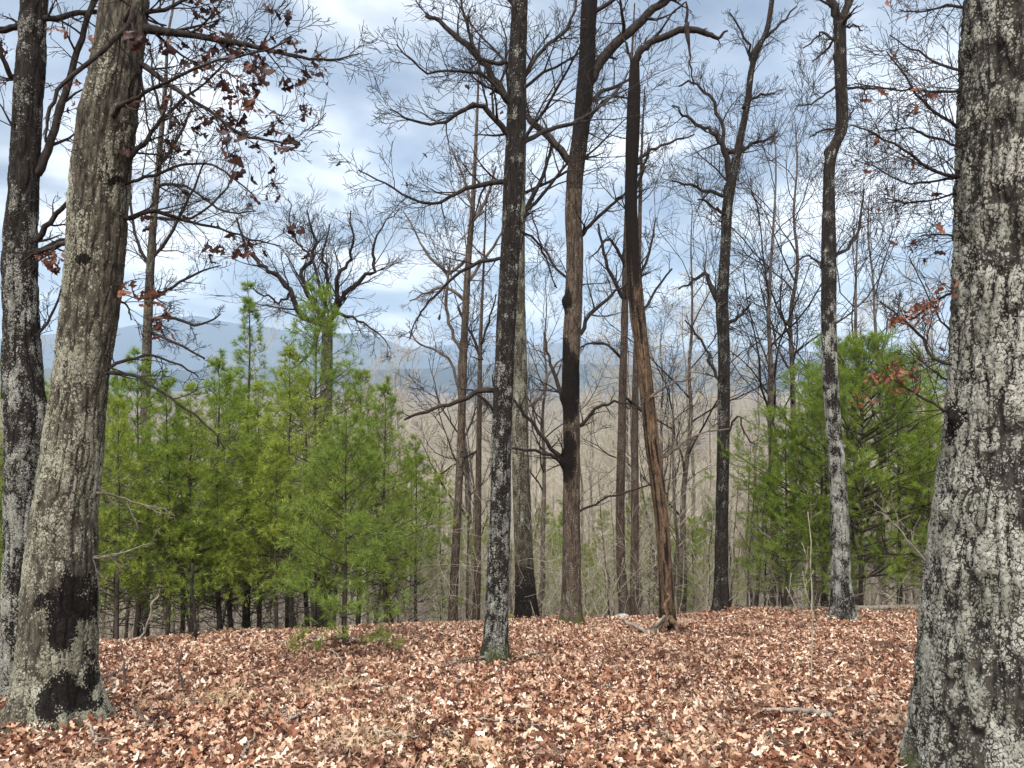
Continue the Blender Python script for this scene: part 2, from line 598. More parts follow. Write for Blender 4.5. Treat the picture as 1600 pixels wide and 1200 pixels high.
def ground_mat():
    m, nt, bs = new_mat('forest_soil')
    L = nt.links.new
    tc = nt.nodes.new('ShaderNodeTexCoord')
    v = tc.outputs['Object']
    vo = nd(nt, 'ShaderNodeTexVoronoi', Scale=16.0)
    L(v, vo.inputs['Vector'])
    sp = nt.nodes.new('ShaderNodeSeparateColor')
    L(vo.outputs['Color'], sp.inputs[0])
    near = ramp(nt, sp.outputs[0], [(0.0, (0.035, 0.016, 0.009)), (0.5, (0.13, 0.06, 0.034)), (1.0, (0.24, 0.13, 0.08))])
    n = noise_n(nt, v, 0.35, 6, 0.7)
    n2 = noise_n(nt, v, 0.02, 5, 0.7)
    far = mixc(nt, n2, mixc(nt, n, (0.05, 0.04, 0.032), (0.17, 0.13, 0.10)), (0.12, 0.10, 0.08))
    sx = nt.nodes.new('ShaderNodeSeparateXYZ')
    L(v, sx.inputs[0])
    mr = nd(nt, 'ShaderNodeMapRange')
    mr.inputs['From Min'].default_value = 25
    mr.inputs['From Max'].default_value = 60
    L(sx.outputs['Y'], mr.inputs['Value'])
    L(mixc(nt, mr.outputs[0], near, far), bs.inputs['Base Color'])
    bs.inputs['Roughness'].default_value = 0.95
    bs.inputs['Specular IOR Level'].default_value = 0.1
    b = nd(nt, 'ShaderNodeBump', Strength=0.6, Distance=0.03)
    L(sp.outputs[1], b.inputs['Height'])
    L(b.outputs[0], bs.inputs['Normal'])
    return m


def mountain_mat():
    m, nt, bs = new_mat('wooded_mountainside')
    L = nt.links.new
    tc = nt.nodes.new('ShaderNodeTexCoord')
    n = noise_n(nt, tc.outputs['Object'], 0.012, 8, 0.75)
    L(ramp(nt, n, [(0.3, (0.014, 0.026, 0.030)), (0.7, (0.040, 0.050, 0.048))]), bs.inputs['Base Color'])
    bs.inputs['Roughness'].default_value = 1.0
    bs.inputs['Specular IOR Level'].default_value = 0.0
    return m


M_GROUND = ground_mat()
M_MOUNT = mountain_mat()


# ------------------------------------------------------------------ ground, mountains, haze
def build_ground():
    def axis(fine, step, growth, far):
        a, s = [0.0], step
        while a[-1] < far:
            if a[-1] > fine:
                s *= growth
            a.append(a[-1] + s)
        return np.array(a)
    xr = axis(8, 0.22, 1.10, 16000)
    xs = np.concatenate([-xr[::-1], xr[1:]])
    yf = axis(18, 0.17, 1.07, 16000)
    yb = axis(3, 0.5, 1.4, 300)
    ys = np.concatenate([-yb[::-1], yf[1:]])
    X, Y = np.meshgrid(xs, ys)
    Z = ground_z(X, Y)
    ny, nx = X.shape
    v = np.stack([X, Y, Z], -1).reshape(-1, 3)
    i = np.arange(nx * ny).reshape(ny, nx)
    f = np.stack([i[:-1, :-1], i[:-1, 1:], i[1:, 1:], i[1:, :-1]], -1).reshape(-1, 4)
    return link('ground', mk_mesh('ground', v, [f], [M_GROUND]), kind='structure')


GROUND = build_ground()


def ridge(px_py, Y, name, seed, depth=900.0, foot=-260.0):
    """A mountain ridge with its crest through the given outline, sloping down towards the camera and away behind."""
    p = np.array(px_py, float)
    n = 260
    px = np.linspace(p[0, 0], p[-1, 0], n)
    py = np.interp(px, p[:, 0], p[:, 1])
    ker = np.exp(-np.linspace(-2, 2, 13) ** 2)
    py = np.convolve(np.pad(py, 6, 'edge'), ker / ker.sum(), 'valid')
    x = (px - 800) / F * Y
    zc = CZ + (600 - py) / F * Y
    zc = zc + (fbm(x * 0.004, 0.0, 0.0, seed, 4) - 0.5) * Y * 0.008
    rows = 44
    us = np.linspace(-1, 1, rows)
    V = []
    for u in us:
        fall = abs(u) ** 1.25
        y = Y + u * depth
        sp = (fbm(x * 0.0035 + 7 * u, u * 2.0, 0.5, seed + 5, 4) - 0.5) * 0.26
        z = foot + (zc - foot) * np.clip(1 - fall + sp * min(1, 3.0 * abs(u)) * (1 - fall * 0.5), 0, 1)
        V.append(np.stack([x, np.full(n, y) + (noise3(x * 0.003, u, 0.1, seed + 9) - 0.5) * 200 * abs(u), z], -1))
    V = np.array(V)
    i = np.arange(rows * n).reshape(rows, n)
    f = np.stack([i[:-1, :-1], i[:-1, 1:], i[1:, 1:], i[1:, :-1]], -1).reshape(-1, 4)
    return link(name, mk_mesh(name, V.reshape(-1, 3), [f], [M_MOUNT]), kind='structure')


ridge([(-600, 560), (0, 530), (140, 520), (230, 505), (300, 493), (350, 503), (430, 512), (500, 519), (575, 522), (610, 535), (660, 552), (740, 580), (850, 600)], 4600, 'mountain_ridge', 11)
ridge([(300, 590), (560, 556), (640, 545), (720, 534), (800, 540), (880, 536), (950, 530), (1040, 545), (1110, 547), (1190, 540), (1290, 552), (1400, 548), (1520, 556), (1800, 548), (2300, 560)], 5600, 'mountain_ridge', 23)
ridge([(-600, 600), (0, 575), (200, 580), (420, 572), (600, 578), (760, 570), (930, 566), (1080, 574), (1250, 568), (1420, 577), (1700, 570), (2300, 590)], 2700, 'mountain_ridge', 37, 700, -150)


def build_haze():
    x0, x1, y0, y1, z0, z1 = -17500, 17500, -320, 17500, -330.0, HAZE_TOP
    v = [(x, y, z) for z in (z0, z1) for y in (y0, y1) for x in (x0, x1)]
    f = [(0, 2, 3, 1), (4, 5, 7, 6), (0, 1, 5, 4), (2, 6, 7, 3), (0, 4, 6, 2), (1, 3, 7, 5)]
    m = bpy.data.materials.new('air_haze')
    m.use_nodes = True
    nt = m.node_tree
    nt.nodes.clear()
    out = nt.nodes.new('ShaderNodeOutputMaterial')
    pv = nt.nodes.new('ShaderNodeVolumePrincipled')
    pv.inputs['Color'].default_value = HAZE_COLOR
    pv.inputs['Density'].default_value = HAZE_DENSITY
    nt.links.new(pv.outputs[0], out.inputs['Volume'])
    return link('haze', mk_mesh('haze', v, [f], [m], smooth=False), kind='stuff')


if HAZE_DENSITY > 0:
    build_haze()


# ------------------------------------------------------------------ leaves
LEAF_FULL = [(0, .02), (.18, .19), (.32, .09), (.52, .28), (.68, .12), (.84, .20), (1, 0)]
LEAF_MID = [(0, .03), (.26, .22), (.45, .12), (.72, .26), (1, 0)]
LEAF_LOW = [(0, .05), (.45, .24), (1, 0)]


def leaf_template(prof, round_=False):
    """A lobed oak leaf as midrib plus two edges: (verts2d, tris)."""
    k = len(prof)
    v, f = [], []
    for (a, w) in prof:
        v += [(a, 0.0), (a + (0 if round_ else 0.05 * (w > .15)), w), (a + (0 if round_ else 0.05 * (w > .15)), -w)]
    for i in range(k - 1):
        a, b = 3 * i, 3 * i + 3
        if i == k - 2:
            f += [(a, a + 1, b), (a + 2, a, b)]
        else:
            f += [(a, a + 1, b + 1), (a, b + 1, b), (a + 2, a, b), (a + 2, b, b + 2)]
    return np.array(v), np.array(f)


def leaf_cloud(rng, pos, length, tilt, prof, curl=1.0):
    """Many leaves at pos (n,3): returns verts, tris."""
    tv, tf = leaf_template(prof)
    n, k = len(pos), len(tv)
    u, w = tv[:, 0] - 0.5, tv[:, 1]
    c1 = rng.normal(0.0, 1.0, (n, 1)) * 0.9 * curl + 0.5
    c2 = rng.normal(0.0, 1.0, (n, 1)) * 0.8 * curl + 0.7
    tw = rng.normal(0, 0.8, (n, 1)) * curl
    wid = rng.uniform(0.55, 1.1, (n, 1))
    x = np.broadcast_to(u, (n, k)).copy()
    y = w[None] * wid
    z = c1 * 0.5 * u[None] ** 2 + c2 * 2.4 * y ** 2 + tw * u[None] * y
    bend = rng.normal(0, 0.35, (n, 1))
    y = y + bend * u[None] ** 2
    P = np.stack([x, y, z], -1) * np.asarray(length).reshape(-1, 1, 1)
    yaw = rng.uniform(0, 2 * np.pi, n)
    ta = rng.normal(0, tilt, n)
    tb = rng.normal(0, tilt, n)
    flip = np.where(rng.random(n) < 0.45, np.pi, 0)

    def rx(a):
        c, s, o, l = np.cos(a), np.sin(a), np.zeros(n), np.ones(n)
        return np.stack([l, o, o, o, c, -s, o, s, c], -1).reshape(n, 3, 3)

    def ry(a):
        c, s, o, l = np.cos(a), np.sin(a), np.zeros(n), np.ones(n)
        return np.stack([c, o, s, o, l, o, -s, o, c], -1).reshape(n, 3, 3)

    def rz(a):
        c, s, o, l = np.cos(a), np.sin(a), np.zeros(n), np.ones(n)
        return np.stack([c, -s, o, s, c, o, o, o, l], -1).reshape(n, 3, 3)
    M = rz(yaw) @ rx(ta + flip) @ ry(tb)
    P = np.einsum('nij,nkj->nki', M, P) + np.asarray(pos)[:, None, :]
    f = tf[None] + (np.arange(n) * k)[:, None, None]
    return P.reshape(-1, 3), f.reshape(-1, 3)


def single_leaf_mesh(rng, mat, prof=LEAF_FULL, curl=1.0, hang=False):
    v, f = leaf_cloud(rng, np.zeros((1, 3)), np.ones(1), 0.0, prof, curl)
    if hang:
        v = v + np.array([0, 0, 0])
    return mk_mesh('leaf', v, [f], [mat])


def scatter_nodes(name, sources):
    """Geometry nodes: on every point one of the sources' meshes, turned by 'turn', scaled by 'size', chosen by 'which'."""
    nt = bpy.data.node_groups.new(name, 'GeometryNodeTree')
    nt.interface.new_socket('Geometry', in_out='INPUT', socket_type='NodeSocketGeometry')
    nt.interface.new_socket('Geometry', in_out='OUTPUT', socket_type='NodeSocketGeometry')
    L_ = nt.links.new
    gi, go = nt.nodes.new('NodeGroupInput'), nt.nodes.new('NodeGroupOutput')
    g2i = nt.nodes.new('GeometryNodeGeometryToInstance')
    for o in sources:
        oi = nt.nodes.new('GeometryNodeObjectInfo')
        oi.transform_space = 'ORIGINAL'
        oi.inputs['Object'].default_value = o
        oi.inputs['As Instance'].default_value = False
        L_(oi.outputs['Geometry'], g2i.inputs[0])
    ip = nt.nodes.new('GeometryNodeInstanceOnPoints')
    ip.inputs['Pick Instance'].default_value = True

    def attr(nm, typ):
        a = nt.nodes.new('GeometryNodeInputNamedAttribute')
        a.data_type = typ
        a.inputs['Name'].default_value = nm
        return [x for x in a.outputs if x.enabled and x.name == 'Attribute'][0]
    L_(gi.outputs[0], ip.inputs['Points'])
    L_(g2i.outputs[0], ip.inputs['Instance'])
    L_(attr('which', 'INT'), ip.inputs['Instance Index'])
    L_(attr('turn', 'FLOAT_VECTOR'), ip.inputs['Rotation'])
    L_(attr('size', 'FLOAT'), ip.inputs['Scale'])
    L_(ip.outputs[0], go.inputs[0])
    return nt


def scatter(name, pos, turn, size, which, sources):
    me = bpy.data.meshes.new(name)
    me.vertices.add(len(pos))
    me.vertices.foreach_set('co', np.asarray(pos, np.float32).ravel())
    a = me.attributes.new('turn', 'FLOAT_VECTOR', 'POINT')
    a.data.foreach_set('vector', np.asarray(turn, np.float32).ravel())
    a = me.attributes.new('size', 'FLOAT', 'POINT')
    a.data.foreach_set('value', np.asarray(size, np.float32))
    a = me.attributes.new('which', 'INT', 'POINT')
    a.data.foreach_set('value', np.asarray(which, np.int32))
    me.update()
    o = link(name, me, kind='stuff')
    md = o.modifiers.new('scatter', 'NODES')
    md.node_group = scatter_nodes('scatter_' + name, sources)
    return o


def build_litter():
    rng = np.random.default_rng(21)
    # the leaves that show largest lie nearest the camera: each one an object
    protos = [single_leaf_mesh(rng, M_LEAF, curl=1.5) for i in range(24)]
    n, src = 0, []
    while n < 300:
        y = 3.0 + 2.2 * rng.random() ** 1.5
        x = rng.uniform(-1, 1) * (0.64 * y)
        if math.hypot(x - TREES_XY[0][0], y - TREES_XY[0][1]) < 0.5 or math.hypot(x - TREES_XY[1][0], y - TREES_XY[1][1]) < 0.6:
            continue
        o = link('fallen_leaf', protos[n % 24], GROUND, (x, y, gz(x, y) + rng.uniform(0.045, 0.07)))
        o.rotation_euler = Euler((rng.normal(0, 0.4) + (math.pi if rng.random() < 0.4 else 0), rng.normal(0, 0.4), rng.uniform(0, 6.28)))
        s = rng.uniform(0.06, 0.105)
        o.scale = (s, s, s)
        if n < 24:
            src.append(o)
        n += 1
    P, S = [], []
    for y0, y1, dens, k in [(1.8, 4.6, 1050, 0.88), (4.6, 7.5, 1080, 0.84), (7.5, 10.5, 1080, 0.78), (10.5, 17.5, 1000, 0.74)]:
        hw = 0.72 * y1 + 2.2
        n = int(dens * (y1 - y0) * 2 * hw)
        x, y = rng.uniform(-hw, hw, n), rng.uniform(y0, y1, n)
        keep = (np.abs(x) < 0.70 * y + 1.8) & (y < np.interp(x, YC_X, YC_Y) + 2.2)
        x, y = x[keep], y[keep]
        keep = rng.random(len(x)) < 0.55 + 0.6 * noise3(x * 0.9, y * 0.9, 0.2, 31)
        x, y = x[keep], y[keep]
        bank = sum(np.exp(-(np.hypot(x - mx, y - my) / (mr * 0.9)) ** 2) for mx, my, mr, mh in MOUNDS)
        P.append(np.stack([x, y, ground_z(x, y) + 0.008 + rng.random(len(x)) ** 1.6 * (0.055 + 0.05 * np.clip(bank, 0, 1))], -1))
        S.append(k * rng.uniform(0.052, 0.10, len(x)) * rng.choice([0.6, 0.85, 1.0, 1.2], len(x)))
    P, S = np.concatenate(P), np.concatenate(S)
    n = len(P)
    T = np.stack([rng.normal(0, 0.62, n) + np.where(rng.random(n) < 0.45, np.pi, 0), rng.normal(0, 0.62, n), rng.uniform(0, 6.28, n)], -1)
    scatter('leaf_litter', P, T, S, rng.integers(0, 24, n), src)


# ------------------------------------------------------------------ close trees: trunks traced as centre lines with widths
def trunk_mesh(name, line, mat, nside, dz, off, seed, furrow=0.012, fs=14.0, fz=3.2, lump=0.05, flare=0.5, flare_h=0.28, roots=5,
               lichen=None, stain_or_shade=None, moss=None, view_top=1e9, knobs=()):
    """line: (m,4) x,y,z,r from the ground up. Rings dz apart below view_top and coarse above it."""
    p = smooth_line(line, 400)
    p[:, 3] = np.maximum(p[:, 3], 0.004)
    z = p[:, 2]
    lo, hi = z[0], z[-1]
    hs = list(np.arange(lo, min(hi, view_top), dz)) + list(np.arange(min(hi, view_top), hi, 0.12)) + [hi]
    s = np.array(hs)
    order = np.argsort(z)
    C = np.stack([np.interp(s, z[order], p[order, j]) for j in range(4)], -1)
    C[:, 2] = s
    n = len(s)
    th = np.arange(nside) * 2 * np.pi / nside
    r0 = C[:, 3:4]
    ct, st = np.cos(th)[None], np.sin(th)[None]
    h = (s - lo - 0.25)[:, None]
    qx, qy, qz = r0.mean() * ct * np.ones_like(r0), r0.mean() * st * np.ones_like(r0), s[:, None] * np.ones_like(ct)
    warp = (fbm(qx * 6, qy * 6, qz * 2.0, seed + 40, 2) - 0.5) * 1.4
    n1 = noise3(qx * fs + warp, qy * fs + warp, qz * fz, seed)
    n1b = noise3(qx * fs * 2.1, qy * fs * 2.1, qz * fz * 1.8 + warp, seed + 1)
    rd = 1 - np.abs(2 * n1 - 1) * 1.0
    rd = np.clip(1.0 - sstep(0.55, 1.0, rd), 0, 1) * 0.75 + (1 - np.abs(2 * n1b - 1)) * 0.25      # plates with deep cracks between
    fine = fbm(qx * 60, qy * 60, qz * 45, seed + 2, 2) - 0.5
    lp = fbm(qx * 3.2, qy * 3.2, qz * 1.3, seed + 3, 2) - 0.5
    fl = flare * np.exp(-np.maximum(h, 0) / flare_h) * (0.7 + 0.45 * np.cos(roots * th[None] + seed + 2.0 * noise3(ct * 1.2, st * 1.2, 0.0, seed + 8)))
    lic = np.zeros_like(rd) if lichen is None else lichen(C, th, s, qx, qy, qz, seed)
    r = r0 * (1 + fl + lump * 2 * lp) + furrow * (rd - 0.6) + furrow * 0.5 * fine
    r = r + np.clip(lic - 0.45, 0, 1) * 0.012 * (0.3 + noise3(qx * 75, qy * 75, qz * 60, seed + 21)) * min(1, furrow / 0.008)
    x = C[:, 0:1] + r * ct
    y = C[:, 1:2] + r * st
    for (kx, ky, kz, ks, kh) in knobs:
        d2 = ((x - kx) ** 2 + (y - ky) ** 2 + (s[:, None] - kz) ** 2) / ks ** 2
        b = kh * np.exp(-d2)
        x = x + b * ct
        y = y + b * st
    zz = s[:, None] * np.ones_like(x)
    v = np.stack([x, y, zz], -1).reshape(-1, 3)
    px = 800 + F * x / np.maximum(y, 0.1)
    py = 600 - F * (zz - CZ) / np.maximum(y, 0.1)
    at_ = {'lichen': (lic * (0.55 + 0.45 * sstep(0.25, 0.6, rd))).ravel(), 'crack': np.clip(1 - rd / 0.55, 0, 1).ravel()}
    front = (st < 0.25) * np.ones_like(x)
    at_['stain_or_shade'] = (np.zeros_like(x) if stain_or_shade is None else stain_or_shade(px, py, qx, qy, qz) * front).ravel()
    at_['moss'] = (np.zeros_like(x) if moss is None else moss(px, py, h * np.ones_like(x), qx, qy, qz)).ravel()
    i = np.arange(n * nside).reshape(n, nside)
    nx = np.roll(i, -1, 1)
    f = np.stack([i[:-1], nx[:-1], nx[1:], i[1:]], -1).reshape(-1, 4)
    v = np.vstack([v, [C[-1, 0], C[-1, 1], C[-1, 2] + 0.02]])
    for k_ in at_:
        at_[k_] = np.append(at_[k_], 0)
    cap = np.stack([i[-1], nx[-1], np.full(nside, len(v) - 1)], -1)
    for ob in bpy.data.objects:
        if ob.get('category') and (Vector(off) - ob.location).length < 1e-5:
            AXIS[ob.name] = p[np.argsort(p[:, 2])]
    return mk_mesh(name, v - np.asarray(off), [f, cap], [mat], attrs=at_), p


def lichen_fn(levels, patch=5.0, amp=0.9):
    """levels: [(z, amount)] how much lichen grows at each height."""
    lz, la = zip(*levels)

    def fn(C, th, s, qx, qy, qz, seed):
        a = np.interp(s, lz, la)[:, None]
        n = fbm(qx * patch, qy * patch, qz * patch * 0.7, seed + 61, 3)
        return np.clip(a + (n - 0.5) * 2.0 * amp, 0, 1)
    return fn


def line_from_px(pts, Y, extra=None, sink=0.25, lean=0.0):
    """pts [(px, py, width)] from the top down to the ground -> centre line (x,y,z,r) from below the ground up."""
    L = []
    for px, py, w in pts:
        q = at(px, py, Y)
        L.append((q[0], q[1], q[2], w / 2 / F * Y))
    L = L[::-1]
    g = gz(L[0][0], L[0][1])
    b = (L[0][0], L[0][1], g, L[0][3])
    L[0] = (L[0][0], L[0][1], max(L[0][2], g + 0.02), L[0][3])
    if L[0][2] - g > 0.05:
        L.insert(0, b)
    L.insert(0, (L[0][0], L[0][1], g - sink, L[0][3] * 1.02))
    L = np.array(L)
    if extra:
        dx, dh, r = extra
        a = L[-1]
        for t in (0.33, 0.66, 1.0):
            L = np.vstack([L, [a[0] + dx * t, a[1] + 0.1 * math.sin(3 * t), a[2] + dh * t, a[3] + (r - a[3]) * t]])
    return L


AXIS = {}


def limb(tree, pts, Y, mat, rng, dy=0.0, twigs=(7, 4, 3), spread=0.5, wander=0.13, up=0.03, rmin=0.0022, lens=None, name='branch', leaf=None,
         extend=0.0, t0=0.15, kink=0.012, wscale=1.0, rr=0.45):
    """One limb traced from the photograph, with its own twigs, as one part of the tree."""
    n = max(8, 3 * len(pts))
    arr = np.array([[*at(px, py, Y + dy * i / max(1, len(pts) - 1)), w * wscale / 2 / F * Y] for i, (px, py, w) in enumerate(pts)])
    if tree.name in AXIS:
        ax = AXIS[tree.name]
        a0 = np.array([np.interp(arr[0, 2] - 0.4 * arr[0, 3], ax[:, 2], ax[:, c]) for c in range(3)])
        if np.linalg.norm(a0[:2] - arr[0, :2]) < 0.9:
            arr = np.vstack([[*(a0 * 0.7 + arr[0, :3] * 0.3), arr[0, 3] * 1.25], arr])
            n += 3
    q = smooth_line(arr, n)
    P, R = q[:, :3].copy(), np.maximum(q[:, 3], rmin)
    P[1:-1] += rng.normal(0, kink, (n - 2, 3)) * min(1.0, Y / 12)
    if extend:
        d = P[-1] - P[-4]
        d /= np.linalg.norm(d)
        P = np.vstack([P, P[-1] + d * extend * 0.5 + rng.normal(0, 0.03, 3), P[-1] + d * extend + rng.normal(0, 0.06, 3)])
        R = np.append(R, [max(rmin, R[-1] * 0.7), rmin])
    L = float(np.linalg.norm(np.diff(P, axis=0), axis=1).sum())
    g = Geo()
    g.tubes(P, R, 8)
    ln = lens or L
    tips = []
    if twigs and twigs[0]:
        p1, r1, l1 = spawn(rng, P[None], R[None], np.array([ln]), twigs[0], t0, 1.0, 25, 65, spread * 0.55, spread, rr, 6, wander, up, rmin)
        g.tubes(p1, r1, 4)
        tips.append(p1)
        if len(twigs) > 1 and twigs[1]:
            p2, r2, l2 = spawn(rng, p1, r1, l1, twigs[1], 0.2, 1.0, 25, 60, 0.4, 0.75, 0.6, 5, wander * 1.15, up, rmin)
            g.tubes(p2, r2, 3)
            tips.append(p2)
            if len(twigs) > 2 and twigs[2]:
                p3, r3, l3 = spawn(rng, p2, r2, l2, twigs[2], 0.25, 1.0, 25, 60, 0.4, 0.8, 0.7, 3, wander * 1.3, up, rmin * 0.85)
                g.tubes(p3, r3, 3)
    o = link(name, g.mesh(name, [mat], tree.location), tree)
    if leaf and tips:
        cnt, lo, hi, meshes = leaf[:4]
        pool = np.concatenate([t[:, 2:].reshape(-1, 3) for t in tips])
        if len(leaf) > 4:            # leaves gather where the photograph shows their clusters
            cen = np.array([at(a, b, Y) for a, b in leaf[4]])
            dist = np.min(np.linalg.norm((pool[:, None] - cen[None])[:, :, [0, 2]], axis=2), axis=1)
            pool = pool[np.argsort(dist)[:max(20, int(len(pool) / 2.6))]]
        for c in range(cnt):
            q = pool[rng.integers(len(pool))]
            s = rng.uniform(lo, hi)
            lf = link('leaf', meshes[rng.integers(len(meshes))], o)
            e = Euler((rng.normal(0, 0.6), math.radians(rng.uniform(35, 115)), rng.uniform(0, 6.28)), 'XYZ')
            lf.rotation_euler = e
            d = Vector((0.5 * s, 0, 0))
            d.rotate(e)
            lf.location = Vector(q - np.array(tree.location)) + d + Vector(rng.normal(0, 0.012, 3))
            lf.scale = (s, s, s)
    return o


def auto_limbs(tree, line, rng, mat, z0, count, length, twigs=(8, 5, 3), rmin=0.003, up=0.10, a=(45, 75), wander=0.14):
    """Limbs the photograph leaves open, on the trunk above z0."""
    P = line[line[:, 2] > z0]
    if len(P) < 3:
        return
    p, r, l = spawn(rng, P[None, :, :3], P[None, :, 3] * 0.7, np.array([length]), count, 0.05, 0.98, a[0], a[1], 0.6, 1.1, 0.42, 8, wander, up, rmin)
    for i in range(count):
        g = Geo()
        g.tubes(p[i], r[i], 6)
        p1, r1, l1 = spawn(rng, p[i:i + 1], r[i:i + 1], l[i:i + 1], twigs[0], 0.2, 1.0, 30, 60, 0.3, 0.6, 0.55, 6, wander, up * 0.6, rmin)
        g.tubes(p1, r1, 4)
        p2, r2, l2 = spawn(rng, p1, r1, l1, twigs[1], 0.2, 1.0, 28, 60, 0.4, 0.7, 0.6, 5, wander * 1.1, up * 0.5, rmin)
        g.tubes(p2, r2, 3)
        if len(twigs) > 2:
            p3, r3, l3 = spawn(rng, p2, r2, l2, twigs[2], 0.3, 1.0, 28, 60, 0.4, 0.8, 0.7, 4, wander * 1.2, up * 0.4, rmin * 0.85)
            g.tubes(p3, r3, 3)
        link('branch', g.mesh('branch', [mat], tree.location), tree)


TREES_XY = [(at(85, 1140, 5.5)[0], 5.5 + 0.1), (at(1600, 1230, 4.3)[0], 4.4)]
build_litter()

_r = np.random.default_rng(77)
HANG = [single_leaf_mesh(_r, M_HANG[i % 3], curl=1.3) for i in range(9)]
HANG_RED = [single_leaf_mesh(_r, M_HANG_RED[i % 3], curl=1.2) for i in range(9)]


def tree_thing(label, line, name='oak_tree', group=None):
    b = (line[1][0], line[1][1], gz(line[1][0], line[1][1]))
    return thing(name, b, label, 'tree', group)


# ---- the big pale trunk at the left
def left_oak():
    Y = 5.5
    rng = np.random.default_rng(1)
    ln = line_from_px([(195, 0, 68), (182, 100, 72), (167, 200, 82), (155, 300, 82), (149, 400, 82), (139, 500, 80), (126, 600, 78), (114, 700, 84), (102, 800, 90),
                       (95, 900, 102), (90, 1000, 106), (86, 1090, 112), (82, 1138, 118)], Y, extra=(0.5, 6.5, 0.10))
    t = tree_thing('thick leaning oak trunk with pale lichen and a black wet patch near its base', ln)

    def stain_or_shade(px, py, qx, qy, qz):
        def el(cx, cy, rx, ry):
            return 1 - np.sqrt(((px - cx) / rx) ** 2 + ((py - cy) / ry) ** 2)
        m = np.maximum.reduce([el(112, 945, 40, 36), el(105, 985, 22, 26), el(112, 1085, 34, 26), el(140, 1060, 12, 30), el(75, 1100, 14, 22), el(135, 405, 12, 6), el(180, 283, 13, 6)])
        n = fbm(qx * 12, qy * 12, qz * 10, 3, 4) - 0.5
        return np.clip(0.36 + m * 0.9 + n * 2.8, 0, 1) * (m > -0.5)
    me, p = trunk_mesh('trunk', ln, M_OAK, 200, 0.010, t.location, 4, 0.015, 32, 5.0, 0.035, 0.55, 0.20, 5,
                       lichen_fn([(-1.2, .72), (-.3, .76), (0.6, .80), (1.4, .74), (2.0, .64), (2.6, .52), (4, .44)], 6, 1.0), stain_or_shade,
                       lambda px, py, h, qx, qy, qz: np.clip(0.8 - h * 5 + (noise3(qx * 7, qy * 7, qz * 7, 5) - 0.6) * 2, 0, 1), 4.4,
                       [(*at(118, 165, Y - 0.2), 0.09, 0.02), (*at(195, 170, Y - 0.25), 0.06, 0.03), (*at(180, 283, Y - 0.25), 0.06, 0.02)])
    link('trunk', me, t)
    dk = M_TWIG
    limb(t, [(222, 45, 17), (280, 52, 12), (340, 62, 10), (400, 74, 8), (460, 87, 6), (510, 94, 4), (560, 84, 2)], Y, dk, rng, 0.3, (15, 6, 3), 0.38, leaf=(85, .07, .12, HANG, [(290, 50), (310, 85), (360, 60), (380, 75), (430, 90), (450, 60), (400, 40)]))
    limb(t, [(214, 95, 10), (255, 126, 8), (300, 157, 6), (340, 182, 5), (380, 212, 4), (425, 222, 3), (468, 226, 2)], Y, dk, rng, -0.3, (14, 6, 3), 0.42, leaf=(70, .07, .12, HANG, [(380, 150), (400, 175), (430, 200), (400, 200), (360, 190), (410, 270), (440, 215), (405, 160)]))
    limb(t, [(190, 166, 8), (222, 148, 6), (265, 128, 5), (330, 98, 4), (400, 82, 3), (455, 62, 2)], Y - 0.3, dk, rng, -0.5, (12, 6, 3), 0.4, leaf=(45, .07, .115, HANG, [(280, 70), (300, 95), (400, 130), (415, 150), (440, 15), (470, 20)]))
    limb(t, [(202, 246, 9), (228, 220, 7), (252, 188, 6), (282, 158, 5), (330, 120, 3), (390, 60, 2)], Y, dk, rng, 0.2, (12, 6, 3), 0.42, leaf=(40, .065, .11, HANG, [(330, 225), (340, 235), (320, 215), (350, 260), (300, 220)]))
    limb(t, [(198, 340, 8), (242, 331, 7), (290, 345, 5), (335, 355, 4), (385, 372, 3), (440, 385, 2)], Y, dk, rng, 0.4, (13, 6, 3), 0.40, leaf=(45, .065, .11, HANG, [(210, 385), (230, 395), (290, 380), (270, 400), (330, 400), (455, 320)]))
    limb(t, [(197, 286, 6), (240, 274, 5), (290, 256, 4), (345, 262, 3), (400, 310, 2)], Y, dk, rng, -0.2, (11, 6, 3), 0.42, leaf=(12, .06, .1, HANG))
    limb(t, [(208, 8, 8), (198, 42, 8), (142, 95, 7), (96, 135, 6), (76, 180, 5), (71, 222, 3)], Y - 0.34, dk, rng, -0.2, (8, 4, 2), 0.3)
    limb(t, [(230, 20, 8), (270, 10, 6), (320, -20, 5), (400, -60, 3)], Y, dk, rng, 0.3, (12, 6, 3), 0.5, up=-0.02, leaf=(30, .07, .12, HANG, [(460, 10), (430, 20), (300, 10)]))
    limb(t, [(168, 574, 6), (200, 562, 5), (240, 556, 4), (290, 575, 3), (310, 590, 2)], Y, dk, rng, 0.3, (7, 4, 2), 0.4)
    limb(t, [(166, 582, 6), (215, 590, 5), (270, 625, 4), (330, 670, 3), (350, 700, 2)], Y, dk, rng, 0.0, (7, 4, 2), 0.32)
    limb(t, [(176, 450, 5), (190, 470, 4), (200, 480, 3), (205, 500, 2)], Y, dk, rng, 0.6, (8, 4, 2), 0.7, leaf=(40, .06, .1, HANG_RED, [(195, 450), (205, 470), (195, 515), (190, 530), (235, 525)]))
    limb(t, [(150, 770, 4), (185, 775, 3), (225, 790, 3), (262, 795, 2)], Y, M_DEAD, rng, 0.5, (6, 3), 0.4)
    limb(t, [(148, 870, 4), (190, 865, 3), (240, 850, 2)], Y, M_DEAD, rng, 0.5, (6, 4), 0.45)
    limb(t, [(116, 378, 9), (85, 385, 8), (58, 395, 5), (30, 410, 3)], Y + 0.2, dk, rng, 0.4, (7, 5, 2), 0.5)
    auto_limbs(t, p, rng, dk, 4.4, 7, 2.6, (7, 5), 0.004)


left_oak()


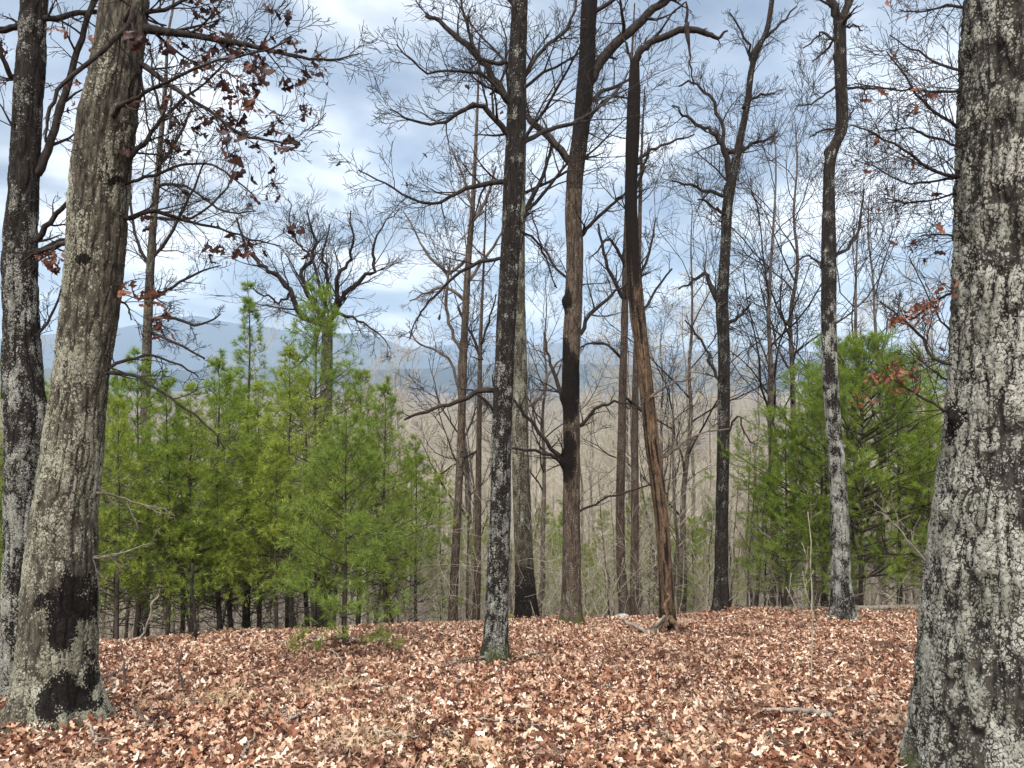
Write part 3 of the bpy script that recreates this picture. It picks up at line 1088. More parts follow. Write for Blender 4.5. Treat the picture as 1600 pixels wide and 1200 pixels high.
# ---- the darker trunk behind it
def rear_left_oak():
    Y = base_depth(40, 1090)
    rng = np.random.default_rng(2)
    ln = line_from_px([(53, 0, 37), (50, 60, 38), (46, 130, 40), (42, 200, 40), (36, 300, 44), (31, 400, 49), (33, 500, 50), (35, 600, 56), (42, 660, 62), (37, 730, 54), (33, 850, 48), (27, 1000, 42), (25, 1085, 44)],
                      Y, extra=(0.2, 6, 0.07))
    t = tree_thing('dark crooked oak trunk standing just behind the thick lichened left trunk', ln)
    me, p = trunk_mesh('trunk', ln, M_DARK, 110, 0.014, t.location, 14, 0.014, 20, 4, 0.08, 0.15, 0.2, 4,
                       lichen_fn([(-1.2, .72), (0.5, .68), (1.8, .5), (3, .3), (5, .22)], 8, 1.0), view_top=5.4)
    link('trunk', me, t)
    dk = M_TWIG
    limb(t, [(60, 268, 15), (78, 225, 12), (95, 170, 11), (112, 110, 10), (130, 55, 9), (146, 0, 8), (160, -60, 6)], Y, dk, rng, 0.3, (10, 5, 3), 0.3, leaf=(40, .07, .11, HANG_RED, [(100, 110), (110, 130), (120, 90), (75, 110), (60, 70)]))
    limb(t, [(72, 30, 10), (105, 24, 9), (150, 18, 8), (200, 22, 6), (260, 40, 3)], Y, dk, rng, 0.6, (8, 5, 2), 0.3)
    limb(t, [(35, 38, 10), (0, 46, 10), (-60, 50, 8)], Y, dk, rng, 0.0, (5, 4, 2), 0.4)
    limb(t, [(30, 125, 9), (12, 110, 8), (0, 70, 6), (-20, 10, 4)], Y, dk, rng, -0.2, (7, 4, 2), 0.4, leaf=(14, .06, .1, HANG_RED))
    limb(t, [(55, 375, 10), (80, 345, 8), (108, 312, 6), (140, 290, 3)], Y, dk, rng, -0.1, (8, 4, 2), 0.4)
    limb(t, [(62, 390, 7), (90, 378, 6), (112, 372, 4)], Y, dk, rng, -0.2, (6, 4, 2), 0.5, leaf=(40, .06, .1, HANG_RED, [(80, 465), (95, 470), (70, 490), (75, 570), (15, 335), (20, 360)]))
    limb(t, [(60, 520, 5), (80, 495, 4), (100, 440, 3), (130, 400, 2)], Y, dk, rng, 0.4, (9, 5, 2), 0.45)
    auto_limbs(t, p, rng, dk, 4.9, 7, 2.4, (7, 5), 0.005)


rear_left_oak()


# ---- the huge trunk at the right edge
def right_oak():
    Y = 4.3
    rng = np.random.default_rng(3)
    pts = [(1518, 0), (1513, 100), (1508, 200), (1505, 300), (1503, 400), (1500, 500), (1497, 600), (1488, 690), (1479, 760), (1470, 830), (1460, 930), (1448, 1050), (1434, 1180), (1424, 1230)]
    wid = [200, 204, 208, 212, 214, 218, 226, 236, 248, 262, 280, 300, 330, 348]
    ln = line_from_px([(x + 5 + w / 2, y, w) for (x, y), w in zip(pts, wid)], Y, extra=(0.5, 6, 0.14))
    t = tree_thing('massive furrowed oak trunk crusted with pale grey lichen', ln)

    def lic(C, th, s, qx, qy, qz, seed):
        a = np.interp(s, [-1, 0, .6, 1.2, 1.8, 2.6, 3.6, 6], [.74, .76, .84, .86, .80, .70, .58, .48])[:, None]
        n = fbm(qx * 8, qy * 8, qz * 6, seed + 61, 4)
        lic = a + (n - 0.5) * 1.7
        x, y = C[:, 0:1] + C[:, 3:4] * np.cos(th)[None], C[:, 1:2] + C[:, 3:4] * np.sin(th)[None]
        px, py = 800 + F * x / np.maximum(y, .1), 600 - F * (s[:, None] - CZ) / np.maximum(y, .1)
        for cx, cy, w in ((1535, 950, 24), (1590, 520, 30), (1562, 820, 20), (1545, 690, 18), (1500, 1050, 20), (1515, 1075, 30), (1560, 330, 16)):      # round rosettes
            d = np.hypot(px - cx, py - cy) / w * (0.75 + 0.5 * noise3(qx * 30, qy * 30, qz * 30, 77))
            lic = lic + 0.6 * (1 - sstep(0.75, 1.1, d)) * (np.sin(th)[None] < 0.2) - 0.35 * np.exp(-((d - 1.2) / 0.15) ** 2)
        return np.clip(lic, 0, 1)
    me, p = trunk_mesh('trunk', ln, M_OAK_GREY, 270, 0.0085, t.location, 24, 0.036, 25, 5.0, 0.018, 0.0, 0.35, 6, lic,
                       lambda px, py, qx, qy, qz: np.clip(1.3 - np.hypot((px - 1484) / 16, (py - 655) / 30) + (noise3(qx * 20, qy * 20, qz * 20, 4) - .5), 0, 1) * .9,
                       lambda px, py, h, qx, qy, qz: np.clip(0.5 - h * 4 + (noise3(qx * 7, qy * 7, qz * 7, 5) - 0.6) * 2, 0, 1), 4.0,
                       [(*at(1515, 75, Y), 0.05, 0.03), (*at(1508, 200, Y), 0.035, 0.035), (*at(1492, 650, Y), 0.05, 0.045), (*at(1474, 795, Y), 0.05, 0.03)])
    link('trunk', me, t)
    dk = M_TWIG
    B = [([(1506, 278, 6), (1450, 262, 5), (1420, 240, 4), (1375, 212, 3), (1330, 195, 2)], -0.2),
         ([(1508, 276, 5), (1470, 282, 4), (1420, 285, 3), (1370, 262, 2), (1335, 250, 2)], 0.2),
         ([(1512, 142, 5), (1455, 142, 4), (1400, 138, 3), (1335, 130, 2)], 0.3),
         ([(1514, 112, 5), (1470, 100, 4), (1430, 78, 3), (1390, 55, 2)], 0.4),
         ([(1512, 205, 6), (1475, 185, 5), (1440, 155, 4), (1410, 115, 3), (1385, 80, 2)], 0.1),
         ([(1510, 232, 4), (1460, 215, 4), (1420, 200, 3), (1380, 205, 2)], 0.5),
         ([(1516, 10, 5), (1480, 8, 4), (1440, 18, 3), (1405, 15, 2)], 0.5),
         ([(1503, 300, 4), (1460, 312, 3), (1420, 318, 3), (1385, 310, 2)], 0.3),
         ([(1506, 372, 4), (1470, 365, 3), (1435, 370, 2)], 0.5)]
    for pts_, dy in B:
        limb(t, pts_, Y + 0.1, dk, rng, dy, (13, 6, 3), 0.44, up=0.02, rmin=0.0015, wander=0.10, leaf=(3, .05, .08, HANG_RED))
    limb(t, [(1502, 568, 6), (1460, 560, 5), (1440, 530, 5), (1410, 500, 4), (1375, 470, 2)], Y + 0.1, dk, rng, 0.3, (9, 5, 2), 0.35, rmin=0.0016)
    limb(t, [(1505, 455, 4), (1480, 462, 4), (1450, 480, 3), (1420, 500, 2)], Y + 0.1, dk, rng, 0.1, (12, 5), 0.5, rmin=0.0015, leaf=(80, .034, .062, HANG_RED, [(1440, 480), (1460, 470), (1480, 465), (1420, 500), (1490, 445)]))
    limb(t, [(1492, 642, 5), (1460, 632, 4), (1425, 612, 3), (1390, 590, 2), (1362, 575, 2)], Y + 0.1, dk, rng, 0.2, (13, 5), 0.45, rmin=0.0015, leaf=(95, .032, .058, HANG_RED, [(1480, 630), (1460, 628), (1430, 610), (1405, 590), (1380, 610), (1425, 575), (1365, 580)]))
    limb(t, [(1500, 520, 4), (1470, 500, 3), (1440, 440, 2), (1420, 400, 2)], Y + 0.1, dk, rng, 0.6, (10, 5, 2), 0.5, rmin=0.0016, leaf=(6, .05, .08, HANG_RED))
    limb(t, [(1500, 600, 4), (1460, 580, 3), (1420, 540, 2)], Y + 0.3, dk, rng, 0.9, (9, 5, 2), 0.5, rmin=0.0016)
    limb(t, [(1478, 900, 4), (1450, 880, 3), (1425, 850, 3), (1400, 820, 2), (1375, 800, 2)], Y + 0.3, M_DEAD, rng, 0.8, (8, 4), 0.4)
    auto_limbs(t, p, rng, dk, 4.0, 6, 2.6, (7, 5), 0.004)


right_oak()


# ---- the tall trunks at the middle of the clearing
def mid_trees():
    # dark straight trunk, nearest of the middle ones
    Y = base_depth(774, 1030)
    rng = np.random.default_rng(4)
    ln = line_from_px([(812, 0, 25), (808, 100, 27), (806, 200, 29), (801, 300, 30), (797, 400, 30), (791, 500, 30), (787, 600, 30), (783, 700, 31), (782, 800, 32), (778, 900, 35), (775, 985, 37), (774, 1026, 40)], Y, extra=(0.1, 6, 0.05))
    t = tree_thing('tall straight dark trunk flecked with lichen, foot greenish, nearest of the middle trunks', ln, 'bare_tree')
    me, p = trunk_mesh('trunk', ln, M_DARK, 72, 0.02, t.location, 34, 0.007, 26, 4.5, 0.04, 0.30, 0.16, 5, lichen_fn([(-1.9, .46), (-1, .58), (0, .52), (1.5, .40), (3, .2), (6, .15)], 16, .9), None,
                       lambda px, py, h, qx, qy, qz: np.clip(0.66 - h * 1.6 + (noise3(qx * 7, qy * 7, qz * 5, 5) - 0.6), 0, .8), 6.3)
    link('trunk', me, t)
    dk = M_TWIG
    for pts, dy, tw, sp in [
        ([(798, 157, 12), (772, 126, 11), (755, 95, 10), (712, 57, 9), (686, 32, 7), (665, 25, 5)], 0.3, (9, 6, 3), 0.45),
        ([(755, 95, 6), (735, 60, 5), (725, 20, 4), (720, -30, 3)], 0.2, (9, 6, 3), 0.5),
        ([(797, 212, 11), (768, 178, 9), (740, 163, 7), (692, 193, 5), (650, 190, 4), (610, 170, 2)], -0.4, (13, 6, 4), 0.42),
        ([(788, 285, 9), (735, 292, 7), (690, 314, 5), (650, 314, 4), (605, 290, 3), (560, 266, 2)], -0.3, (13, 6, 4), 0.36),
        ([(796, 165, 7), (760, 120, 5), (715, 110, 4), (660, 110, 3), (620, 70, 2)], -0.6, (13, 6, 4), 0.42),
        ([(773, 612, 9), (745, 613, 8), (700, 633, 6), (660, 645, 5), (632, 656, 3)], -0.2, (5, 3), 0.25),
        ([(780, 406, 6), (742, 412, 6), (708, 432, 5), (675, 466, 4), (655, 492, 3), (640, 530, 2)], 0.3, (10, 5, 3), 0.36),
        ([(821, 117, 7), (846, 80, 6), (880, 50, 5), (900, 8, 4), (905, -40, 3)], 0.3, (10, 5, 3), 0.4),
        ([(815, 224, 9), (855, 203, 8), (893, 193, 7), (925, 176, 6), (965, 140, 5), (985, 108, 3)], 3.9, (7, 5, 3), 0.4),
        ([(800, 360, 5), (830, 370, 4), (850, 400, 3), (870, 450, 2)], 0.8, (7, 5, 2), 0.4),
        ([(812, 20, 6), (790, -10, 5), (750, -60, 3)], 0.0, (8, 5, 3), 0.5)]:
        limb(t, pts, Y, dk, rng, dy, tw, sp, up=0.05, rmin=0.0028, leaf=(3, .06, .1, HANG) if len(tw) > 2 else None)
    auto_limbs(t, p, rng, dk, 6.4, 7, 3.0, (7, 5), 0.005)

    # lichen trunk with a spreading foot just behind it
    Y = base_depth(822, 956)
    rng = np.random.default_rng(5)
    ln = line_from_px([(812, 200, 20), (810, 330, 21), (809, 450, 22), (811, 560, 24), (813, 700, 26), (816, 800, 28), (819, 880, 29), (822, 952, 34)], Y, extra=(0.1, 7, 0.05))
    t = tree_thing('grey lichened trunk with a broad dark foot, directly behind the nearest middle trunk', ln, 'bare_tree')
    me, p = trunk_mesh('trunk', ln, M_OAK, 60, 0.03, t.location, 44, 0.008, 24, 4, 0.04, 0.35, 0.3, 5, lichen_fn([(-3, .2), (-1.6, .4), (0, .65), (3, .62), (8, .4)], 7, .8),
                       lambda px, py, qx, qy, qz: np.clip((py - 880) / 60, 0, 1) * .55, view_top=8)
    link('trunk', me, t)
    limb(t, [(815, 345, 8), (835, 302, 7), (855, 256, 5), (865, 215, 4)], Y, M_TWIG, rng, 0.2, (8, 5, 2), 0.35, rmin=.003)
    limb(t, [(812, 640, 6), (845, 620, 5), (855, 590, 4), (880, 560, 3)], Y, M_TWIG_MID, rng, 0.3, (6, 4, 2), 0.4, rmin=.003)
    auto_limbs(t, p, rng, M_TWIG, 4.0, 12, 3.2, (8, 5, 3), 0.0045)

    # brown trunk with black knots and a heavy limb
    Y = base_depth(893, 975)
    rng = np.random.default_rng(6)
    ln = line_from_px([(921, 0, 24), (917, 100, 26), (908, 200, 26), (899, 270, 26), (896, 330, 26), (898, 400, 26), (896, 480, 27), (893, 540, 27), (892, 600, 27), (893, 680, 26), (893, 760, 26), (893, 850, 28), (893, 930, 31), (893, 972, 34)], Y, extra=(0.4, 6, 0.06))
    t = tree_thing('brown flaking trunk with black swollen knots along its left side', ln, 'bare_tree')

    def stain_or_shade(px, py, qx, qy, qz):
        def el(cx, cy, rx, ry):
            return 1 - np.sqrt(((px - cx) / rx) ** 2 + ((py - cy) / ry) ** 2)
        m = np.maximum.reduce([el(880, 470, 11, 18), el(892, 595, 15, 36), el(886, 632, 14, 26), el(880, 550, 8, 20), el(884, 722, 14, 26), el(888, 700, 10, 22)])
        return np.clip(0.50 + m * 1.5 + (fbm(qx * 20, qy * 20, qz * 10, 3, 2) - .5) * 1.3, 0, 1) * (m > -0.25) + np.clip((300 - py) / 260, 0, .8)  # last term blackens the upper trunk: backlit silhouette put into the colour
    me, p = trunk_mesh('trunk', ln, M_BROWN, 72, 0.022, t.location, 54, 0.012, 22, 3.2, 0.05, 0.32, 0.18, 5, lichen_fn([(-3, .3), (0, .22), (3, .15), (8, .1)], 9, .7), stain_or_shade,
                       lambda px, py, h, qx, qy, qz: np.clip(0.8 - h * 2.2 + (noise3(qx * 9, qy * 9, qz * 7, 5) - 0.6) * 2, 0, .9), 7.8,
                       [(*at(878, 470, Y), 0.11, 0.06), (*at(876, 620, Y), 0.12, 0.06), (*at(877, 722, Y), 0.10, 0.08)])
    link('trunk', me, t)
    for pts, dy, tw, sp in [
        ([(922, 125, 17), (945, 86, 16), (985, 50, 15), (1015, 20, 13), (1042, 0, 12), (1085, -40, 9)], 0.2, (7, 5, 3), 0.4),
        ([(893, 258, 13), (868, 226, 12), (840, 197, 11), (820, 182, 9), (790, 150, 6)], 0.4, (7, 5, 3), 0.35),
        ([(910, 368, 7), (926, 348, 6), (955, 320, 5), (978, 300, 4), (1010, 260, 3)], -0.3, (8, 5, 3), 0.4),
        ([(916, 160, 7), (950, 140, 6), (985, 120, 4), (1010, 60, 3)], 0.4, (8, 5, 3), 0.45),
        ([(906, 668, 6), (930, 640, 5), (965, 628, 4), (1000, 640, 2)], -0.2, (7, 4, 2), 0.4),
        ([(878, 716, 8), (852, 690, 6), (816, 642, 5), (798, 622, 3)], -0.3, (7, 4, 2), 0.4),
        ([(878, 722, 6), (850, 706, 5), (800, 700, 4), (770, 702, 2)], -0.5, (8, 4, 2), 0.4),
        ([(880, 618, 7), (867, 588, 6), (855, 552, 4), (850, 520, 3)], 0.3, (6, 4, 2), 0.5),
        ([(905, 522, 7), (920, 494, 6), (950, 466, 5), (975, 446, 3), (1010, 400, 2)], 0.4, (9, 5, 3), 0.45),
        ([(912, 200, 6), (935, 165, 5), (960, 150, 4), (1000, 160, 2)], -0.4, (8, 5, 3), 0.45),
        ([(905, 445, 5), (870, 420, 4), (845, 380, 3), (830, 330, 2)], 0.5, (9, 5, 3), 0.45),
        ([(905, 800, 4), (940, 780, 3), (975, 770, 3), (1040, 750, 2)], -0.6, (6, 4), 0.4)]:
        limb(t, pts, Y, M_TWIG, rng, dy, tw, sp, rmin=0.0032)
    auto_limbs(t, p, rng, M_TWIG, 7.0, 7, 3.0, (7, 5), 0.006)

    # barkless snag leaning left, broken top with an arching arm
    Y = base_depth(1045, 985)
    rng = np.random.default_rng(7)
    ln = line_from_px([(992, 92, 13), (991, 130, 18), (989, 200, 21), (986, 300, 19), (989, 400, 20), (995, 480, 23), (1002, 540, 22), (1009, 600, 22), (1020, 700, 22), (1033, 800, 22), (1040, 900, 22), (1044, 981, 26)], Y)
    t = tree_thing('leaning dead snag, barkless brown below and black above, with a broken arching top', ln, 'dead_tree')
    me, p = trunk_mesh('trunk', ln, M_SNAG, 64, 0.022, t.location, 64, 0.009, 30, 1.6, 0.05, 0.3, 0.2, 5, lichen_fn([(-3, .1), (8, .08)], 9, .5),
                       lambda px, py, qx, qy, qz: np.clip((480 - py + 240 * (fbm(qx * 25, qy * 25, qz * 2.5, 8, 3) - .5)) / 90, 0, 1) + sstep(.6, .75, fbm(qx * 30, qy * 30, qz * 2, 18, 3)) * .6 + np.clip((px - 1030 - (py - 700) * 0.13) / 14, 0, .0) + np.clip((py - 950) / 30, 0, 1) * .6)  # top black: dark bark and its backlit silhouette together in the colour
    link('trunk', me, t)
    limb(t, [(992, 100, 13), (998, 84, 12), (1014, 68, 11), (1042, 55, 11), (1075, 46, 11), (1103, 51, 9), (1120, 58, 6), (1137, 48, 3)], Y, M_TWIG, rng, -0.2, (3, 3), 0.16, rmin=.0032)
    limb(t, [(1069, 4, 3), (1073, 30, 5), (1074, 44, 9), (1075, 75, 4), (1079, 105, 3), (1084, 134, 2)], Y - 0.2, M_TWIG, rng, 0, (2,), 0.1, name='hanging_stick')
    limb(t, [(989, 95, 8), (982, 82, 5), (974, 60, 3), (966, 40, 1)], Y, M_TWIG, rng, 0, (2,), 0.15, rmin=.0032)
    limb(t, [(996, 255, 6), (1010, 240, 5), (1040, 225, 4), (1085, 210, 2)], Y, M_TWIG, rng, 0.3, (6, 4, 2), 0.3, rmin=.0032)
    limb(t, [(1010, 645, 5), (1016, 622, 5), (1045, 600, 3), (1075, 592, 2)], Y, M_TWIG_MID, rng, -0.4, (5, 4, 2), 0.35, rmin=.003)
    limb(t, [(1032, 718, 5), (1060, 700, 4), (1085, 680, 3), (1140, 670, 2)], Y, M_TWIG_MID, rng, 0.4, (6, 4, 2), 0.4, rmin=.003)
    # exposed roots curling over the leaves
    for k, pts in enumerate([[(1036, 970, 10), (1022, 984, 9), (1008, 986, 7), (985, 976, 5), (968, 966, 3)], [(1050, 968, 9), (1056, 980, 8), (1060, 990, 6), (1064, 1000, 3)], [(1040, 975, 9), (1034, 988, 8), (1028, 996, 4)], [(1046, 930, 5), (1040, 945, 5), (1040, 960, 5), (1030, 975, 5), (1018, 982, 3)]]):
        limb(t, pts, Y - 0.22, M_DEAD if k == 0 else M_SNAG, rng, -0.12, (), name='root')

    # forked dark tree to the right
    Y = base_depth(1127, 955)
    rng = np.random.default_rng(8)
    ln = line_from_px([(1200, 40, 8), (1185, 75, 9), (1174, 110, 9), (1168, 160, 10), (1160, 200, 11), (1152, 240, 13), (1142, 290, 15), (1136, 330, 16), (1134, 380, 16), (1131, 430, 17), (1128, 475, 20), (1131, 540, 18), (1131, 620, 19), (1130, 700, 19), (1128, 800, 20), (1127, 900, 22), (1127, 951, 24)], Y, extra=(0.5, 3, 0.03))
    t = tree_thing('dark crooked tree forking high, with a dark bare trunk left of the right-hand pines', ln, 'bare_tree')
    me, p = trunk_mesh('trunk', ln, M_DARK, 56, 0.03, t.location, 74, 0.007, 26, 3.5, 0.09, 0.4, 0.2, 5, lichen_fn([(-3, .12), (1, .3), (4, .25), (9, .15)], 9, .7), view_top=8.5)
    link('trunk', me, t)
    for pts, dy, tw, sp in [
        ([(1140, 295, 13), (1133, 240, 11), (1118, 215, 9), (1095, 195, 7), (1070, 180, 5), (1050, 165, 3)], -0.3, (10, 6, 3), 0.4),
        ([(1132, 235, 8), (1125, 190, 7), (1110, 150, 6), (1085, 130, 5), (1060, 135, 3)], 0.2, (10, 6, 3), 0.4),
        ([(1136, 308, 8), (1110, 298, 7), (1075, 288, 5), (1050, 283, 3)], 0.3, (9, 5, 3), 0.42),
        ([(1128, 350, 8), (1130, 335, 7), (1112, 320, 5), (1090, 312, 3)], -0.2, (7, 5, 3), 0.42),
        ([(1150, 240, 9), (1168, 228, 7), (1190, 222, 5), (1215, 205, 3)], 0.4, (9, 5, 3), 0.42),
        ([(1174, 90, 7), (1190, 65, 6), (1215, 40, 5), (1245, 10, 3)], 0.3, (9, 5, 3), 0.45),
        ([(1172, 120, 6), (1172, 80, 5), (1160, 50, 4), (1140, 20, 3)], -0.3, (9, 5, 3), 0.45),
        ([(1164, 165, 6), (1185, 150, 5), (1210, 145, 3)], 0.2, (8, 5, 3), 0.5),
        ([(1128, 478, 12), (1112, 455, 10), (1102, 430, 8), (1085, 440, 5), (1060, 452, 3)], 0.3, (9, 5, 3), 0.4),
        ([(1131, 508, 8), (1150, 500, 7), (1165, 485, 5), (1175, 460, 3)], -0.2, (8, 5, 3), 0.45),
        ([(1134, 690, 4), (1150, 650, 4), (1165, 680, 3), (1178, 700, 2)], -0.4, (6, 4), 0.4),
        ([(1124, 600, 7), (1110, 570, 6), (1100, 540, 5), (1070, 500, 3)], 0.4, (8, 5, 3), 0.4)]:
        limb(t, pts, Y, M_TWIG, rng, dy, tw, sp, wander=0.14, up=0.06, rmin=0.0036, kink=0.025, wscale=0.82, rr=0.4)

    # bent lichen trunk in front of the right-hand pines
    Y = base_depth(1316, 966)
    rng = np.random.default_rng(9)
    ln = line_from_px([(1312, 36, 17), (1313, 80, 18), (1314, 130, 18), (1316, 170, 18), (1314, 205, 18), (1303, 230, 18), (1296, 260, 17), (1295, 310, 18), (1295, 400, 22), (1295, 500, 22), (1297, 580, 23), (1302, 660, 23), (1309, 740, 24), (1312, 820, 26), (1314, 900, 28), (1317, 962, 34)], Y)
    t = tree_thing('crooked trunk bent near its top, black above and white with lichen below, among right-hand pines', ln, 'bare_tree')
    me, p = trunk_mesh('trunk', ln, M_DARK, 64, 0.025, t.location, 84, 0.007, 26, 4, 0.07, 0.4, 0.25, 5, lichen_fn([(-3, .4), (-2, .72), (-1, .9), (0.6, .86), (1.6, .62), (2.8, .40), (4, .05), (8, .0)], 11, 1.3),
                       knobs=[(*at(1292, 235, Y), 0.08, 0.05), (*at(1303, 90, Y), 0.06, 0.03)])
    link('trunk', me, t)
    limb(t, [(1312, 42, 16), (1306, 20, 14), (1297, -5, 13), (1280, -60, 10)], Y, M_TWIG, rng, 0, (5, 5, 2), 0.4, rmin=.0035)
    limb(t, [(1313, 42, 14), (1321, 20, 12), (1330, -5, 11), (1345, -60, 9)], Y, M_TWIG, rng, 0.2, (5, 5, 2), 0.4, rmin=.0035)
    for pts, dy in [([(1305, 62, 5), (1285, 52, 4), (1275, 60, 3), (1255, 75, 2)], 0.2), ([(1306, 135, 4), (1285, 150, 3), (1265, 163, 3), (1248, 164, 2)], -0.2), ([(1322, 42, 4), (1338, 40, 3), (1348, 48, 2)], 0),
                    ([(1322, 136, 5), (1345, 137, 4), (1400, 138, 3)], 0.6), ([(1322, 190, 4), (1330, 178, 3), (1334, 168, 2)], 0), ([(1303, 200, 4), (1280, 205, 3), (1265, 215, 2)], 0.3),
                    ([(1306, 400, 6), (1330, 380, 5), (1345, 350, 4), (1350, 300, 2)], 0.4), ([(1286, 420, 4), (1260, 400, 3), (1235, 420, 2)], 0.4), ([(1304, 60, 4), (1290, 80, 3), (1270, 95, 2)], 0.3)]:
        limb(t, pts, Y, M_TWIG, rng, dy, (6, 4, 2), 0.45, rmin=0.0032, wander=0.2)

    # three slim trunks behind the clearing's edge
    for i, (lab, pts, mat, limbs) in enumerate([
        ('slim reddish brown trunk between the knotted trunk and the leaning snag', [(984, 200, 7), (981, 300, 8), (978, 400, 10), (976, 500, 11), (973, 600, 12), (971, 700, 13), (969, 800, 14), (971, 900, 15), (976, 948, 19)], M_RED,
         [[(977, 470, 7), (960, 440, 6), (945, 400, 5), (935, 350, 3)], [(979, 420, 6), (965, 390, 5), (950, 375, 4), (925, 400, 2)], [(976, 620, 5), (1000, 640, 4), (1050, 670, 2)], [(980, 330, 6), (1000, 280, 5), (1015, 230, 3)], [(972, 560, 5), (950, 540, 4), (920, 535, 3), (900, 550, 2)]]),
        ('slim grey trunk half hidden behind the leaning dead snag', [(1000, 330, 6), (998, 420, 8), (995, 520, 9), (993, 600, 10), (992, 700, 11), (992, 800, 12), (991, 948, 14)], M_RED,
         [[(995, 500, 5), (1020, 460, 4), (1050, 420, 3)], [(996, 440, 5), (1015, 390, 4), (1025, 340, 2)]]),
        ('slim pale brown trunk well left of the nearest middle trunk', [(742, 255, 6), (738, 330, 8), (731, 420, 10), (726, 520, 11), (723, 600, 12), (720, 700, 12), (715, 800, 12), (710, 900, 13), (708, 962, 15)], M_BROWN,
         [[(733, 400, 6), (705, 425, 5), (690, 420, 4), (660, 385, 3), (630, 330, 2)], [(736, 350, 6), (760, 310, 5), (775, 260, 3)], [(728, 470, 6), (700, 450, 5), (672, 455, 4), (640, 470, 2)], [(725, 560, 6), (712, 530, 5), (698, 490, 5), (700, 440, 4), (704, 400, 2)],
          [(728, 450, 6), (745, 420, 5), (775, 380, 4), (790, 340, 2)], [(722, 620, 5), (700, 560, 4), (660, 540, 3), (640, 520, 2)], [(738, 320, 5), (725, 280, 4), (705, 230, 3)]]),
        ('slim dark trunk close to the left of the nearest middle trunk', [(752, 500, 5), (750, 560, 7), (749, 640, 8), (748, 720, 9), (747, 800, 10), (746, 900, 11), (744, 962, 12)], M_RED,
         [[(750, 620, 5), (770, 640, 4), (790, 700, 2)], [(749, 700, 4), (720, 720, 3), (690, 740, 2)], [(751, 560, 5), (735, 520, 4), (715, 480, 2)], [(751, 540, 4), (765, 500, 3), (775, 460, 2)]])]):
        px = pts[-1][0]
        Y = base_depth(px, 957 if i < 2 else 966) + 0.4
        rng = np.random.default_rng(20 + i)
        ln = line_from_px(pts, Y, extra=(0.1, 2.5, 0.012))
        t = tree_thing(lab, ln, 'slender_tree')
        me, p = trunk_mesh('trunk', ln, mat, 32, 0.05, t.location, 90 + i, 0.004, 30, 4, 0.05, 0.15, 0.2, 4, lichen_fn([(-3, .3), (8, .2)], 9, .6))
        link('trunk', me, t)
        for q in limbs:
            limb(t, q, Y, M_TWIG_MID if i == 2 else M_TWIG, rng, rng.uniform(-.5, .5), (8, 5, 3), 0.42, rmin=0.0034)
        auto_limbs(t, p, rng, M_TWIG, 4.5, 6, 1.8, (6, 5), 0.0045)

    # gnarled spreading crown behind the left pines
    Y = 19.0
    rng = np.random.default_rng(31)
    ln = line_from_px([(512, 500, 15), (511, 540, 17), (510, 600, 19), (508, 700, 21), (506, 850, 23), (505, 980, 26)], Y)
    t = tree_thing('gnarled bare oak with wide twisting limbs rising above the left-hand pines', ln, 'oak_tree')
    me, p = trunk_mesh('trunk', ln, M_OAK, 48, 0.06, t.location, 95, 0.008, 14, 3, 0.06, 0.15, 0.3, 4, lichen_fn([(-9, .3), (8, .4)], 5, .6))
    link('trunk', me, t)
    for pts, dy in [([(505, 510, 15), (470, 490, 13), (455, 455, 12), (430, 430, 10), (405, 410, 9), (385, 385, 7), (370, 340, 4)], -0.5), ([(508, 508, 15), (492, 480, 13), (478, 455, 12), (470, 430, 10), (485, 405, 9), (490, 380, 7), (480, 330, 4)], 0.6),
                    ([(512, 505, 15), (530, 475, 13), (545, 455, 12), (565, 435, 10), (585, 420, 8), (582, 395, 7), (595, 360, 4), (625, 325, 2)], 0.2), ([(514, 505, 13), (525, 480, 11), (528, 440, 10), (540, 415, 8), (550, 385, 6), (548, 330, 3)], -0.8),
                    ([(510, 500, 11), (508, 460, 9), (512, 430, 8), (505, 400, 6), (515, 350, 3)], 1.0), ([(455, 455, 7), (440, 470, 6), (425, 465, 5), (395, 450, 3)], -0.6), ([(486, 405, 6), (470, 385, 5), (455, 350, 4), (450, 310, 2)], 0.6),
                    ([(530, 490, 8), (560, 500, 6), (590, 520, 4), (610, 545, 2)], -0.5), ([(500, 520, 8), (480, 560, 6), (455, 575, 4)], -0.9)]:
        limb(t, pts, Y, M_TWIG, rng, dy, (12, 6, 4), 0.45, wander=0.13, up=0.07, rmin=0.0045, kink=0.03, wscale=0.66, rr=0.36)

    # grey-green trunk behind the left oak
    Y = 17.0
    rng = np.random.default_rng(32)
    ln = line_from_px([(262, 60, 4), (258, 140, 6), (250, 230, 8), (242, 320, 10), (236, 400, 12), (232, 480, 13), (229, 560, 14), (227, 660, 15), (225, 800, 16), (224, 960, 18)], Y, extra=(.2, 2, .02))
    t = tree_thing('pale grey-green trunk rising behind the pines beside the thick left trunk', ln, 'bare_tree')
    me, p = trunk_mesh('trunk', ln, M_OAK, 40, 0.06, t.location, 96, 0.006, 18, 3, 0.05, 0.15, 0.3, 4, lichen_fn([(-9, .3), (8, .45)], 5, .6))
    link('trunk', me, t)
